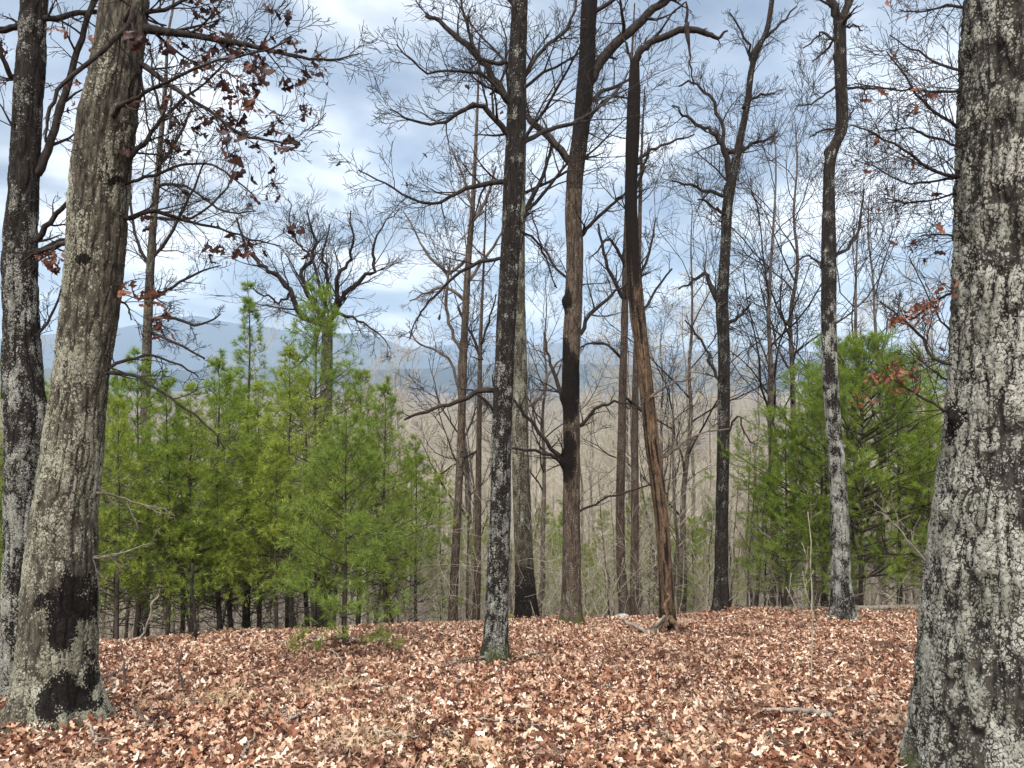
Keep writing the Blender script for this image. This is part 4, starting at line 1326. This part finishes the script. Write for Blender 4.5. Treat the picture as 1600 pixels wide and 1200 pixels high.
    for pts, dy in [([(238, 465, 6), (260, 455, 5), (300, 430, 4), (345, 415, 2)], 0), ([(236, 500, 6), (262, 496, 5), (310, 508, 4), (345, 490, 2)], .4), ([(240, 400, 6), (270, 360, 5), (300, 300, 4), (320, 250, 2)], -.3), ([(236, 420, 6), (215, 380, 5), (205, 320, 4), (200, 260, 2)], .3),
                    ([(250, 260, 6), (275, 220, 5), (300, 170, 3)], .4), ([(246, 290, 6), (290, 290, 4), (350, 330, 3), (400, 330, 2)], -.4), ([(254, 180, 5), (240, 130, 4), (235, 80, 2)], 0), ([(246, 340, 5), (300, 340, 4), (350, 300, 3), (370, 250, 2)], .6),
                    ([(234, 520, 5), (280, 540, 4), (320, 560, 3)], -.3)]:
        limb(t, pts, Y, M_TWIG, rng, dy, (10, 6, 3), 0.4, wander=0.17, up=0.04, rmin=0.0042)


mid_trees()


# ------------------------------------------------------------------ background bare trees
def bare_proto(seed, H, mat_t, mat_b, gnarl=0.12, limbs=16, low=0.3, spread=0.42, rmin=0.006, levels=(7, 5, 3)):
    rng = np.random.default_rng(seed)
    k = 12
    zz = np.linspace(-0.4, H, k)
    wob = np.cumsum(rng.normal(0, gnarl * H * 0.035, (k, 2)), 0)
    P = np.stack([wob[:, 0] - wob[1, 0], wob[:, 1] - wob[1, 1], zz], -1)
    r0 = H * 0.0088
    R = r0 * np.clip(1 - (zz / H) * 0.9, 0.06, 1)
    tr = Geo()
    tr.tubes(smooth_line(P, 30), np.interp(np.linspace(0, 1, 30), np.linspace(0, 1, k), R), 8)
    cr = Geo()
    p1, r1, l1 = spawn(rng, P[None], R[None], np.array([H]), limbs, low, 0.99, 30, 58, spread * 0.6, spread, 0.5, 8, gnarl, 0.09, rmin)
    cr.tubes(p1, r1, 5)
    p2, r2, l2 = spawn(rng, p1, r1, l1, levels[0], 0.2, 1, 25, 60, 0.3, 0.6, 0.6, 6, gnarl * 1.2, 0.07, rmin)
    cr.tubes(p2, r2, 4)
    p3, r3, l3 = spawn(rng, p2, r2, l2, levels[1], 0.2, 1, 25, 55, 0.35, 0.7, 0.65, 5, gnarl * 1.3, 0.05, rmin * 0.8)
    cr.tubes(p3, r3, 3)
    if len(levels) > 2:
        p4, r4, l4 = spawn(rng, p3, r3, l3, levels[2], 0.3, 1, 25, 55, 0.4, 0.8, 0.7, 4, gnarl * 1.3, 0.05, rmin * 0.65)
        cr.tubes(p4, r4, 3)
    return tr, cr


def put(o, x, y, H, s, rot, lean=(0, 0)):
    o.location = (x, y, gz(x, y) - 0.05)
    o.scale = (s, s, s)
    o.rotation_euler = (lean[0], lean[1], rot)


def background():
    rng = np.random.default_rng(50)
    GR = 'bare trees on the slope beyond the clearing'
    kinds = [dict(H=13, gnarl=0.13, limbs=13, low=0.35), dict(H=14, gnarl=0.16, limbs=14, low=0.4, spread=0.36), dict(H=11, gnarl=0.2, limbs=11, low=0.3, spread=0.5),
             dict(H=12, gnarl=0.12, limbs=14, low=0.3, spread=0.3)]
    protos = []
    for i, k in enumerate(kinds):
        for pale in (0, 1):
            H = k['H']
            if pale == 0:
                tr, cr = bare_proto(200 + i, H, None, None, **{a: b for a, b in k.items() if a != 'H'}, H=H) if False else bare_proto(200 + i, mat_t=None, mat_b=None, **k)
                protos.append((H, [tr.mesh('trunk', [M_TWIG_MID]), cr.mesh('crown', [M_TWIG])]))
            else:
                protos.append(protos[-1])

    def tree(kind, pale, px, Y, top_py, label, group, rot=None):
        H, (tm, cm) = protos[kind * 2 + pale]
        x = (px - 800) / F * Y
        z0 = gz(x, Y)
        want = (CZ + (600 - top_py) / F * Y) - z0
        s = np.clip(want / H, 0.35, 1.9)
        t = thing('bare_tree', (0, 0, 0), label, 'tree', group)
        a = link('trunk', tm, t)
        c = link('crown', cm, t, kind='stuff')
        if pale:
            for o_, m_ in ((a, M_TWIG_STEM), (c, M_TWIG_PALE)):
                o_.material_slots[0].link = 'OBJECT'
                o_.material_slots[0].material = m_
        put(t, x, Y, H, s, rng.uniform(0, 6.28) if rot is None else rot, (rng.normal(0, .03), rng.normal(0, .03)))
        return t
    NEAR = [(1205, 20, 200, 0, 0, 'grey forking tree rising behind the leaf edge of the right-hand pines, left of them'),
            (1232, 22, 190, 1, 0, 'upright bare tree with a fine twiggy crown left of the bent lichen trunk'),
            (1335, 19, 290, 2, 0, 'bare tree with several forking stems rising out of the right-hand pine tops'),
            (1385, 24, 300, 3, 0, 'bare twiggy tree between the right-hand pine top and the massive right trunk'),
            (1065, 20, 330, 2, 0, 'bare spreading tree between the leaning snag and the dark forked tree'),
            (842, 19, 430, 1, 0, 'bare slim tree filling the gap right of the grey lichened trunk'),
            (738, 24, 330, 3, 0, 'bare fine-twigged tree behind the slim pale brown trunk')]
    for px, Y, top, k, pale, lab in NEAR:
        tree(k, pale, px, Y, top, lab, None)
    n = 0
    while n < 130:
        Y = 22 + 62 * rng.random() ** 1.0
        px = rng.uniform(-120, 1720)
        x = (px - 800) / F * Y
        H = rng.uniform(9, 15.5)
        top = 600 - (gz(x, Y) + H - CZ) / Y * F
        lim = 400 if px > 1000 else 530
        if top < lim + 60 * rng.random():
            H *= 0.7
            top = 600 - (gz(x, Y) + H - CZ) / Y * F
            if top < lim:
                continue
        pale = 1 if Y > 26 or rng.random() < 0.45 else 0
        tree(int(rng.integers(4)), pale, px, Y, top, 'bare grey tree among many on the brown slope beyond the clearing', GR)
        n += 1
    # slim saplings along the far side of the crest
    sp = []
    for i in range(3):
        H = 4.5
        tr, cr = bare_proto(300 + i, H=H, mat_t=None, mat_b=None, gnarl=0.16, limbs=12, low=0.25, spread=0.3, rmin=0.0035, levels=(4, 3))
        sp.append((tr.mesh('stem', [M_TWIG_MID]), cr.mesh('twigs', [M_TWIG_PALE if i else M_TWIG_MID])))
    for i in range(90):
        Y = rng.uniform(15.5, 24)
        px = rng.uniform(140, 1480)
        x = (px - 800) / F * Y
        Y = max(Y, float(np.interp(x, YC_X, YC_Y)) + 0.6)
        t = thing('sapling', (0, 0, 0), 'thin bare sapling along the brushy edge of the clearing', 'sapling', 'bare saplings along the edge of the clearing')
        a, b = sp[i % 3]
        link('stem', a, t)
        link('twigs', b, t, kind='stuff')
        put(t, x, Y, 4.5, rng.uniform(0.6, 1.35), rng.uniform(0, 6.28), (rng.normal(0, .08), rng.normal(0, .08)))
    # brush: tangled whips nobody could count
    g = Geo()
    N = 1700
    Y = 15.2 + 22 * rng.random(N) ** 1.4
    px = rng.uniform(60, 1560, N)
    x = (px - 800) / F * Y
    Y = np.maximum(Y, np.interp(x, YC_X, YC_Y) + rng.uniform(-0.6, 1.0, N))
    d = np.stack([rng.normal(0, .35, N), rng.normal(0, .35, N), np.ones(N)], -1)
    L = rng.uniform(0.8, 3.4, N)
    P = np.empty((N, 6, 3))
    P[:, 0] = np.stack([x, Y, ground_z(x, Y) - 0.03], -1)
    for j in range(1, 6):
        d = d + rng.normal(0, .22, d.shape)
        d /= np.linalg.norm(d, axis=1, keepdims=True)
        P[:, j] = P[:, j - 1] + d * (L / 5)[:, None]
    R = np.linspace(0.007, 0.003, 6)[None] * np.ones((N, 1))
    g.tubes(P, R, 3)
    p2, r2, l2 = spawn(rng, P, R, L, 5, 0.2, 1, 30, 70, .25, .5, .7, 4, .25, .02, .003)
    g.tubes(p2, r2, 3)
    p3, r3, l3 = spawn(rng, p2, r2, l2, 1, 0.3, 1, 30, 60, .4, .7, .7, 3, .25, .02, .0025)
    g.tubes(p3, r3, 3)
    link('brush', g.mesh('brush', [M_TWIG_PALE]), kind='stuff')

    # woods on the valley floor, far beyond: one tree's mesh instanced over points
    tr, cr = bare_proto(400, H=14, mat_t=None, mat_b=None, gnarl=0.14, limbs=16, low=0.3, spread=0.42, rmin=0.022, levels=(6, 4))
    far = Geo()
    for s_ in (tr, cr):
        for v, f, m in zip(s_.v, s_.f, s_.m):
            pass
        vv = np.concatenate(s_.v)
        ff = np.concatenate([f for f in s_.f])
        far.add(vv, ff, 0)
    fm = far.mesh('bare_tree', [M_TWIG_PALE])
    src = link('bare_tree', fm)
    tag(src, 'bare grey tree among many on the brown slope beyond the clearing', 'tree', GR)
    put(src, at(930, 0, 82)[0], 82, 14, 1.0, 1.0)
    N = 5200
    Y = 84 * (900 / 84) ** rng.random(N)
    keep = rng.random(N) < np.clip(Y / 300, 0.35, 1)
    Y = Y[keep]
    x = rng.uniform(-0.82, 0.82, len(Y)) * Y
    pts = np.stack([x, Y, ground_z(x, Y) - 0.2], -1)
    n = len(pts)
    scatter('distant_woods', pts, np.stack([rng.normal(0, .04, n), rng.normal(0, .04, n), rng.uniform(0, 6.28, n)], -1), rng.uniform(0.7, 1.25, n), np.zeros(n), [src])


background()


# ------------------------------------------------------------------ pines
def pine_parts(seed, H, spread, low, needle_len=0.118, density=1.0, whorl=0.34, dead=0, wide=0.0028, top_pow=0.8, rise=0.05):
    """trunk Geo, list of bough Geos (material 0 wood, 1 needles as separate Geo)."""
    rng = np.random.default_rng(seed)
    k = 10
    zz = np.linspace(-0.25, H, k)
    wob = np.cumsum(rng.normal(0, 0.012 * H / 4, (k, 2)), 0)
    P = np.stack([wob[:, 0] - wob[1, 0], wob[:, 1] - wob[1, 1], zz], -1)
    R = np.interp(zz, [-0.3, 0.15, H], [0.0135 * H, 0.0095 * H, 0.003])
    tr = Geo()
    tr.tubes(smooth_line(P, 24), np.interp(np.linspace(0, 1, 24), np.linspace(0, 1, k), R), 8)
    boughs = []
    z = low
    while z < H - 0.12:
        u = (z - low) / (H - low)
        nb = int(rng.integers(4, 7)) if u < 0.93 else 4
        a0 = rng.uniform(0, 6.28)
        for b in range(nb):
            an = a0 + b * 2 * np.pi / nb + rng.normal(0, 0.25)
            zb = z + rng.normal(0, 0.06)
            L = spread * (1 - u) ** top_pow * rng.uniform(0.7, 1.1) * (0.75 + 0.25 * min(1, u * 5)) + 0.10
            el = math.radians(rng.uniform(2, 22) + 38 * u ** 2)
            d = np.array([math.cos(an) * math.cos(el), math.sin(an) * math.cos(el), math.sin(el)])
            p = np.empty((8, 3))
            p[0] = [np.interp(zb, zz, P[:, 0]), np.interp(zb, zz, P[:, 1]), zb]
            for j in range(1, 8):
                d = d + rng.normal(0, 0.07, 3)
                d[2] += rise
                d /= np.linalg.norm(d)
                p[j] = p[j - 1] + d * L / 7
            r = np.linspace(max(0.004, 0.012 * L), 0.0022, 8)
            w = Geo()
            w.tubes(p, r, 4)
            m1 = max(3, int(7.5 * min(1.4, L)))
            s1 = spawn(rng, p[None], r[None], np.array([L]), m1, 0.22, 1.0, 35, 62, 0.28, 0.5, 0.6, 5, 0.10, 0.06, 0.0018)
            w.tubes(s1[0], s1[1], 3)
            lines = [s1[0], p[None, 3:]]
            m2 = 3
            s2 = spawn(rng, s1[0], s1[1], s1[2], m2, 0.2, 1.0, 30, 58, 0.35, 0.7, 0.7, 4, 0.12, 0.06, 0.0016)
            w.tubes(s2[0], s2[1], 3)
            lines.append(s2[0])
            nv = []
            for q in lines:
                n, kk, _ = q.shape
                seg = np.linalg.norm(np.diff(q, axis=1), axis=2).sum(1)
                cnt = max(7, int(density * 55 * seg.mean() + density * 16))
                t = (0.35 + 0.65 * rng.random((n, cnt)) ** 0.5) * (kk - 1.001)
                i = t.astype(int)
                fr = (t - i)[..., None]
                A = np.take_along_axis(q, i[..., None], 1)
                B = np.take_along_axis(q, (i + 1)[..., None], 1)
                pos = (A * (1 - fr) + B * fr).reshape(-1, 3)
                T = (B - A).reshape(-1, 3)
                T /= np.linalg.norm(T, axis=1, keepdims=True) + 1e-9
                rn = rng.normal(size=T.shape)
                pr = np.cross(T, rn)
                pr /= np.linalg.norm(pr, axis=1, keepdims=True) + 1e-9
                dd = T * rng.uniform(0.5, 1.0, (len(T), 1)) + pr * rng.uniform(0.35, 0.9, (len(T), 1))
                dd[:, 2] -= 0.08
                dd /= np.linalg.norm(dd, axis=1, keepdims=True)
                ln = needle_len * rng.uniform(0.65, 1.1, (len(T), 1))
                sd = np.cross(dd, rng.normal(size=dd.shape))
                sd /= np.linalg.norm(sd, axis=1, keepdims=True) + 1e-9
                nv.append(np.stack([pos - sd * wide, pos + sd * wide, pos + dd * ln], 1))
            nv = np.concatenate(nv)
            ng = Geo()
            ng.add(nv.reshape(-1, 3), np.arange(len(nv) * 3).reshape(-1, 3))
            boughs.append((w, ng))
        z += whorl * rng.uniform(0.8, 1.2) * (1 - 0.45 * u)
    dd_ = Geo()
    if dead:
        p, r, l = spawn(rng, P[None], R[None], np.array([H]), dead, 0.08, max(0.15, low / H + 0.1), 60, 95, 0.08, 0.2, 0.25, 5, 0.12, 0.0, 0.003)
        dd_.tubes(p, r, 3)
        p2, r2, l2 = spawn(rng, p, r, l, 3, 0.3, 1, 30, 60, .3, .6, .7, 4, .15, 0, .002)
        dd_.tubes(p2, r2, 3)
    return tr, boughs, dd_


def join(geos):
    g = Geo()
    for q in geos:
        for v, f, m in zip(q.v, q.f, q.m):
            pass
        if q.n == 0:
            continue
        off = g.n
        g.v.append(np.concatenate(q.v))
        for f, m in zip(q.f, q.m):
            g.f.append(f + off)
            g.m.append(m)
        g.n += q.n
    return g


def place_at(t, px, Y, s, rot):
    x = (px - 800) / F * Y
    t.location = (x, Y, gz(x, Y) - 0.02)
    t.scale = (s, s, s)
    t.rotation_euler = (0, 0, rot)


def hero_pine(label, px, base_py, top_py, spread_px, low_frac, seed, mat, Y=None, density=1.0, dead=0, **kw):
    """A pine whose boughs are parts, each with its needles."""
    Y = Y or base_depth(px, base_py)
    x = (px - 800) / F * Y
    H = CZ + (600 - top_py) / F * Y - gz(x, Y)
    tr, boughs, dd = pine_parts(seed, H, spread_px / F * Y, low_frac * H, density=density, dead=dead, **kw)
    t = thing('pine_tree', (0, 0, 0), label, 'pine tree')
    link('trunk', tr.mesh('trunk', [M_PINE_BARK]), t)
    for w, ng in boughs:
        b = link('branch', w.mesh('branch', [M_PINE_BARK]), t)
        link('needles', ng.mesh('needles', [mat], smooth=False), b, kind='stuff')
    if dead:
        link('dead_twigs', dd.mesh('dead_twigs', [M_TWIG_MID]), t, kind='stuff')
    place_at(t, px, Y, 1, 0)
    return t


def pines():
    rng = np.random.default_rng(90)
    hero_pine('small bright young pine in front, standing alone on the leaves with boughs to the ground', 538, 1012, 655, 122, 0.045, 501, M_NEEDLE_B, density=1.05, whorl=0.30, top_pow=0.62)
    hero_pine('tall young pine with a pointed feathery top, behind the small bright pine', 497, 980, 440, 128, 0.28, 502, M_NEEDLE, dead=14, density=0.95, whorl=0.36, top_pow=0.7)
    hero_pine('broad bushy green pine whose boughs surround the bent lichen trunk', 1345, 950, 555, 235, 0.15, 503, M_NEEDLE, Y=14.9, dead=12, density=1.3, whorl=0.27, top_pow=0.55)
    hero_pine('slim pine with a thin pointed leader rising highest among the left-hand pines', 386, 975, 428, 95, 0.3, 504, M_NEEDLE_B, dead=12, density=0.8, whorl=0.42, top_pow=1.25)
    # kinds that get copied
    kinds = []
    for i, (H, sp, low, den, tp, mat) in enumerate([(5.0, 1.45, 1.0, 0.60, 0.95, M_NEEDLE), (4.6, 1.3, 0.9, 0.56, 0.9, M_NEEDLE_Y), (4.2, 1.4, 0.8, 0.75, 0.85, M_NEEDLE), (4.0, 1.2, 0.9, 0.65, 0.85, M_NEEDLE_Y)]):
        tr, boughs, dd = pine_parts(520 + i, H, sp, low, density=den, dead=16, whorl=0.40, top_pow=tp, wide=0.0034)
        kinds.append((H, tr.mesh('trunk', [M_PINE_BARK]), join([b[0] for b in boughs] + [dd]).mesh('branches', [M_PINE_BARK]), join([b[1] for b in boughs]).mesh('needles', [mat], smooth=False)))
    spots = [(455, 12.9, 545, 1, 'pine with a dark slim stem just left of the tall pointed pine'),
             (603, 14.6, 600, 0, 'pine at the right end of the left-hand pines, thinning to bare twigs'),
             (432, 12.3, 690, 3, 'low yellowish pine glowing among the left-hand pines'),
             (300, 12.2, 600, 1, None), (343, 13.2, 560, 0, None), (262, 11.9, 590, 0, None), (213, 12.2, 560, 2, None), (182, 11.2, 625, 1, None), 
             (405, 14.2, 600, 1, None), (362, 14.6, 590, 2, None),  (120, 12.3, 560, 2, None), (62, 12.6, 590, 0, None), (8, 12.0, 560, 1, None), (-60, 12.4, 540, 0, None),
             (560, 15.2, 580, 1, None), (650, 17.0, 690, 2, None), (285, 14.2, 640, 2, None),    (480, 16.0, 590, 1, None), (90, 14.0, 600, 1, None), (380, 16.5, 600, 0, None), (180, 14.5, 590, 0, None),
             (1452, 14.3, 640, 1, 'pine with a straight dark stem beside the massive right trunk'),
             (1226, 15.2, 650, 2, 'low bushy pine at the left end of the right-hand pines'),
             (1405, 15.6, 600, 0, 'pine behind the broad bushy one, left of the straight dark stem'),
             (1285, 16.4, 600, 2, 'pine seen through the gap left of the bent lichen trunk'),
             (1196, 17.6, 740, 1, 'small pine lowest and farthest left in the right-hand pines'),
             (1500, 15.8, 650, 0, 'pine almost hidden by the edge of the massive right trunk'), (1580, 15.5, 620, 1, None), (1660, 14.5, 600, 0, None),
             (1000, 21.0, 770, 3, 'small yellow-green pine beyond the clearing between the slim trunks and the snag'),
             (945, 25.0, 800, 3, 'small yellow-green pine downhill to the right of the knotted trunk'), (850, 24.0, 790, 3, 'yellow-green pine downhill between the lichened and the knotted trunks'),
             (690, 22.0, 740, 3, 'thin yellow-green pine behind the slim pale brown trunk'), (770, 26, 800, 3, None), (880, 29, 790, 2, None), (915, 21, 850, 3, None), (1030, 28, 760, 2, None), (1060, 20, 860, 3, None), (640, 25, 720, 3, None), (1110, 30, 780, 2, None),
             (1085, 24, 810, 3, 'yellow-green pine low down between the snag and the dark forked tree')]
    for i, (px, Y, top, k, lab) in enumerate(spots):
        H, a, b, c = kinds[k]
        x = (px - 800) / F * Y
        Y = max(Y, float(np.interp(x, YC_X, YC_Y)) - 0.6)
        x = (px - 800) / F * Y
        s = (CZ + (600 - top) / F * Y - gz(x, Y)) / H
        mid = 600 < px < 1200
        t = thing('pine_tree', (0, 0, 0), lab or ('small pine showing faintly through the bare woods beyond the clearing' if mid else 'young green pine in the dense left-hand pine thicket' if px < 800 else 'young green pine hidden behind the massive right trunk'), 'pine tree',
                  None if lab else ('small pines in the bare woods beyond the clearing' if mid else 'young pines of the left-hand thicket' if px < 800 else 'pines behind the massive right trunk'))
        link('trunk', a, t)
        link('branches', b, t, kind='stuff')
        link('needles', c, t, kind='stuff')
        place_at(t, px, Y, s, rng.uniform(0, 6.28))


pines()


# ------------------------------------------------------------------ things lying on the leaves
def fallen(name, label, cat, pts, r0, r1, mat, twigs=0, seed=0, sides=7, lift=0.03, group=None):
    """A branch lying on the ground through the given pixels of the ground."""
    rng = np.random.default_rng(seed)
    W_ = []
    for i, (px, py) in enumerate(pts):
        Y = base_depth(px, py)
        x = (px - 800) / F * Y
        W_.append([x, Y, gz(x, Y) + lift + rng.uniform(0, 0.02), r0 + (r1 - r0) * i / (len(pts) - 1)])
    q = smooth_line(np.array(W_), 5 * len(pts))
    q[:, :3] += rng.normal(0, 0.006, (len(q), 3))
    root = thing(name, tuple(q[0, :3]), label, cat, group)
    g = Geo()
    g.tubes(q[:, :3], q[:, 3], sides)
    g.tubes(q[:2, :3][::-1], q[:2, 3][::-1] * np.array([1, .98]), sides)
    link('stem', g.mesh('stem', [mat], root.location), root)
    if twigs:
        P, R = q[None, :, :3], q[None, :, 3]
        L = np.array([np.linalg.norm(np.diff(q[:, :3], axis=0), axis=1).sum()])
        p, r, l = spawn(rng, P, R, L, twigs, .25, 1, 25, 60, .15, .35, .55, 5, .15, .03, .003)
        for i in range(twigs):
            g = Geo()
            g.tubes(p[i], r[i], 4)
            p2, r2, l2 = spawn(rng, p[i:i + 1], r[i:i + 1], l[i:i + 1], 3, .3, 1, 25, 60, .3, .6, .7, 4, .15, .03, .002)
            g.tubes(p2, r2, 3)
            link('twig', g.mesh('twig', [mat], root.location), root)
    return root


def details():
    rng0 = np.random.default_rng(333)
    fallen('fallen_log', 'long pale fallen log lying along the clearing edge under the right-hand pines', 'log', [(1228, 958), (1260, 955), (1310, 958), (1380, 957), (1470, 956)], 0.035, 0.05, M_DEAD, 2, 1, 9, 0.07)
    fallen('fallen_branch', 'straight pale stick lying on the leaves left of the massive right trunk', 'branch', [(1190, 1120), (1230, 1121), (1270, 1126), (1300, 1130)], 0.014, 0.022, M_DEAD, 0, 2, 8, 0.05)
    fallen('fallen_branch', 'long thin dark branch lying past the foot of the nearest middle trunk', 'branch', [(815, 1022), (770, 1034), (730, 1040), (690, 1052)], 0.022, 0.008, M_TWIG_MID, 3, 3, 7, 0.05)
    fallen('fallen_branch', 'thin brown branch lying on leaves right of the nearest middle trunk', 'branch', [(860, 1028), (830, 1032), (805, 1042), (780, 1050)], 0.013, 0.007, M_TWIG_MID, 2, 4, 6, 0.05)
    fallen('fallen_branch', 'pale crooked branch lying by the foot of the thick left trunk', 'branch', [(140, 1130), (150, 1112), (170, 1092), (178, 1080)], 0.011, 0.006, M_DEAD, 2, 5, 6, 0.06)
    fallen('fallen_branch', 'short broken dark stick lying right of the thick left trunk', 'branch', [(152, 1072), (166, 1068), (180, 1062)], 0.026, 0.024, M_TWIG_MID, 0, 6, 8, 0.04)
    fallen('fallen_branch', 'brown stick pointing towards the camera right of the thick left trunk', 'branch', [(214, 1120), (222, 1134), (232, 1150)], 0.014, 0.012, M_TWIG_MID, 0, 7, 7, 0.05)
    fallen('fallen_branch', 'pale forked twig lying on leaves in front of the thick left trunk', 'branch', [(136, 1148), (146, 1165), (152, 1180)], 0.010, 0.006, M_DEAD, 2, 8, 6, 0.06)
    fallen('fallen_branch', 'small pale twig lying in front of the small bright pine', 'branch', [(512, 1024), (528, 1032), (536, 1048)], 0.009, 0.006, M_DEAD, 0, 9, 6, 0.05)
    fallen('fallen_log', 'low mossy log at the clearing edge behind the left-hand pines', 'log', [(365, 977), (390, 972), (420, 970), (450, 968)], 0.055, 0.045, M_MOSSLOG, 0, 10, 9, 0.05)
    fallen('fallen_branch', 'thin pale twig at the lower left edge of the leaves', 'branch', [(380, 1195), (392, 1178), (400, 1165)], 0.008, 0.005, M_DEAD, 0, 11, 6, 0.06)

    for i in range(34):
        px, py = rng0.uniform(180, 1420), rng0.uniform(975, 1190)
        k = (py - 900) / 200
        an, ln_ = rng0.uniform(-1, 1), rng0.uniform(18, 60) * k
        p3 = [(px, py), (px + ln_ * math.cos(an) * .5 + rng0.normal(0, 3), py + ln_ * .25 * math.sin(an) + rng0.normal(0, 1)), (px + ln_ * math.cos(an), py + ln_ * .5 * math.sin(an))]
        if min(q[1] for q in p3) < 968:
            continue
        r = rng0.uniform(.004, .009)
        fallen('fallen_twig', 'small dry twig lying loose on the carpet of leaves', 'twig', p3, r, r * .6, M_DEAD if i % 3 else M_TWIG_MID, int(rng0.integers(0, 3)), 700 + i, 5, .05, 'small twigs scattered over the leaves')

    # small bare whips standing in the leaves
    rng = np.random.default_rng(120)
    for lab, pts, mat in [('dark upright bare twig standing in the leaves right of the thick left trunk', [(196, 1080, 5), (194, 1050, 4), (192, 1025, 3), (188, 1000, 2)], M_TWIG_MID),
                          ('thin reddish twig arching out of the leaves left of the small bright pine', [(292, 1085, 4), (284, 1070, 3), (279, 1040, 3), (284, 1015, 2)], M_TWIG_MID),
                          ('very thin straight pale stem standing at the edge left of the bent lichen trunk', [(1268, 1060, 2.2), (1269, 1000, 2), (1268, 950, 1.8), (1266, 880, 1.5), (1262, 800, 1)], M_TWIG_PALE),
                          ('tall thin pale sapling bending right at the edge of the left-hand pines', [(274, 998, 4), (278, 950, 4), (282, 900, 3), (300, 895, 3), (330, 880, 2)], M_DEAD),
                          ('short dark stub of a sapling in the leaves before the left-hand pines', [(306, 1002, 7), (305, 980, 6), (303, 940, 5), (300, 880, 4)], M_TWIG),
                          ('thin pale twig bush springing up beside the thick left trunk', [(215, 1005, 4), (228, 985, 3), (236, 950, 3), (248, 930, 2)], M_DEAD)]:
        Y = base_depth(pts[0][0], pts[0][1])
        q = at(pts[0][0], pts[0][1], Y)
        t = thing('sapling', (q[0], q[1], q[2]), lab, 'sapling')
        limb(t, pts, Y, mat, rng, 0.05, (5, 3), 0.3, name='stem', rmin=0.0025)

    # straw-coloured grass tufts showing through
    for lab, px, py, n, h in [('pale dry grass tuft in the near foreground left of centre', 592, 1155, 130, .11), ('pale dry grass tuft at the very bottom of the foreground', 745, 1188, 120, .11), ('straw-coloured grass among leaves right of the thick left trunk', 345, 1100, 110, .14), ('faint straw grass patch in front of the small bright pine', 500, 1085, 110, .12)]:
        Y = base_depth(px, py)
        x = (px - 800) / F * Y
        c = np.stack([rng.normal(x, .16, n), rng.normal(Y, .2, n)], -1)
        P = np.empty((n, 4, 3))
        P[:, 0] = np.stack([c[:, 0], c[:, 1], ground_z(c[:, 0], c[:, 1])], -1)
        d = np.stack([rng.normal(0, .5, n), rng.normal(0, .5, n), np.ones(n)], -1)
        for j in range(1, 4):
            d /= np.linalg.norm(d, axis=1, keepdims=True)
            P[:, j] = P[:, j - 1] + d * (h * rng.uniform(.7, 1.4, n) / 3)[:, None]
            d[:, 2] -= .3
            d[:, :2] *= 1.3
        g = Geo()
        g.tubes(P, np.linspace(.0022, .0008, 4)[None] * np.ones((n, 1)), 3)
        o = link('grass_tuft', g.mesh('grass_tuft', [M_STRAW], (x, Y, gz(x, Y))), loc=(x, Y, gz(x, Y)))
        tag(o, lab, 'grass tuft')
        o['kind'] = 'stuff'

    # stones
    for lab, px, py, w, mat in [('pale flat stone showing at the clearing edge left of the leaning snag', 972, 957, 0.30, M_STONE), ('mossy low mound at the foot of the grey lichened trunk', 806, 958, 0.36, M_MOSS)]:
        Y = base_depth(px, py)
        x = (px - 800) / F * Y
        a, b = np.meshgrid(np.linspace(0, 2 * np.pi, 29)[:-1], np.linspace(0.02, np.pi - 0.02, 15))
        nx_, ny_, nz_ = np.cos(a) * np.sin(b), np.sin(a) * np.sin(b), np.cos(b)
        rr = 1 + 0.5 * (fbm(nx_ * 1.8 + px, ny_ * 1.8, nz_ * 1.8, 4, 3) - 0.5)
        v = np.stack([nx_ * rr * w / 2, ny_ * rr * w / 2.4, nz_ * rr * w / 4], -1).reshape(-1, 3)
        i = np.arange(28 * 15).reshape(15, 28)
        j = np.roll(i, -1, 1)
        f = np.stack([i[:-1], i[1:], j[1:], j[:-1]], -1).reshape(-1, 4)
        o = link('stone' if mat is M_STONE else 'moss_mound', mk_mesh('stone', v, [f, i[0][None, :4], i[-1][None, :4]], [mat]), loc=(x, Y, gz(x, Y) + w * 0.08))
        tag(o, lab, 'stone' if mat is M_STONE else 'moss')


M_STRAW = wood_mat('dry_straw', (0.45, 0.34, 0.17), (0.68, 0.56, 0.33), 30)
M_STONE = wood_mat('grey_stone', (0.22, 0.21, 0.20), (0.45, 0.44, 0.42), 9)
M_MOSS = wood_mat('green_moss', (0.05, 0.06, 0.012), (0.16, 0.15, 0.035), 26)
M_MOSSLOG = wood_mat('mossy_wood', (0.06, 0.055, 0.02), (0.22, 0.17, 0.09), 16)
details()
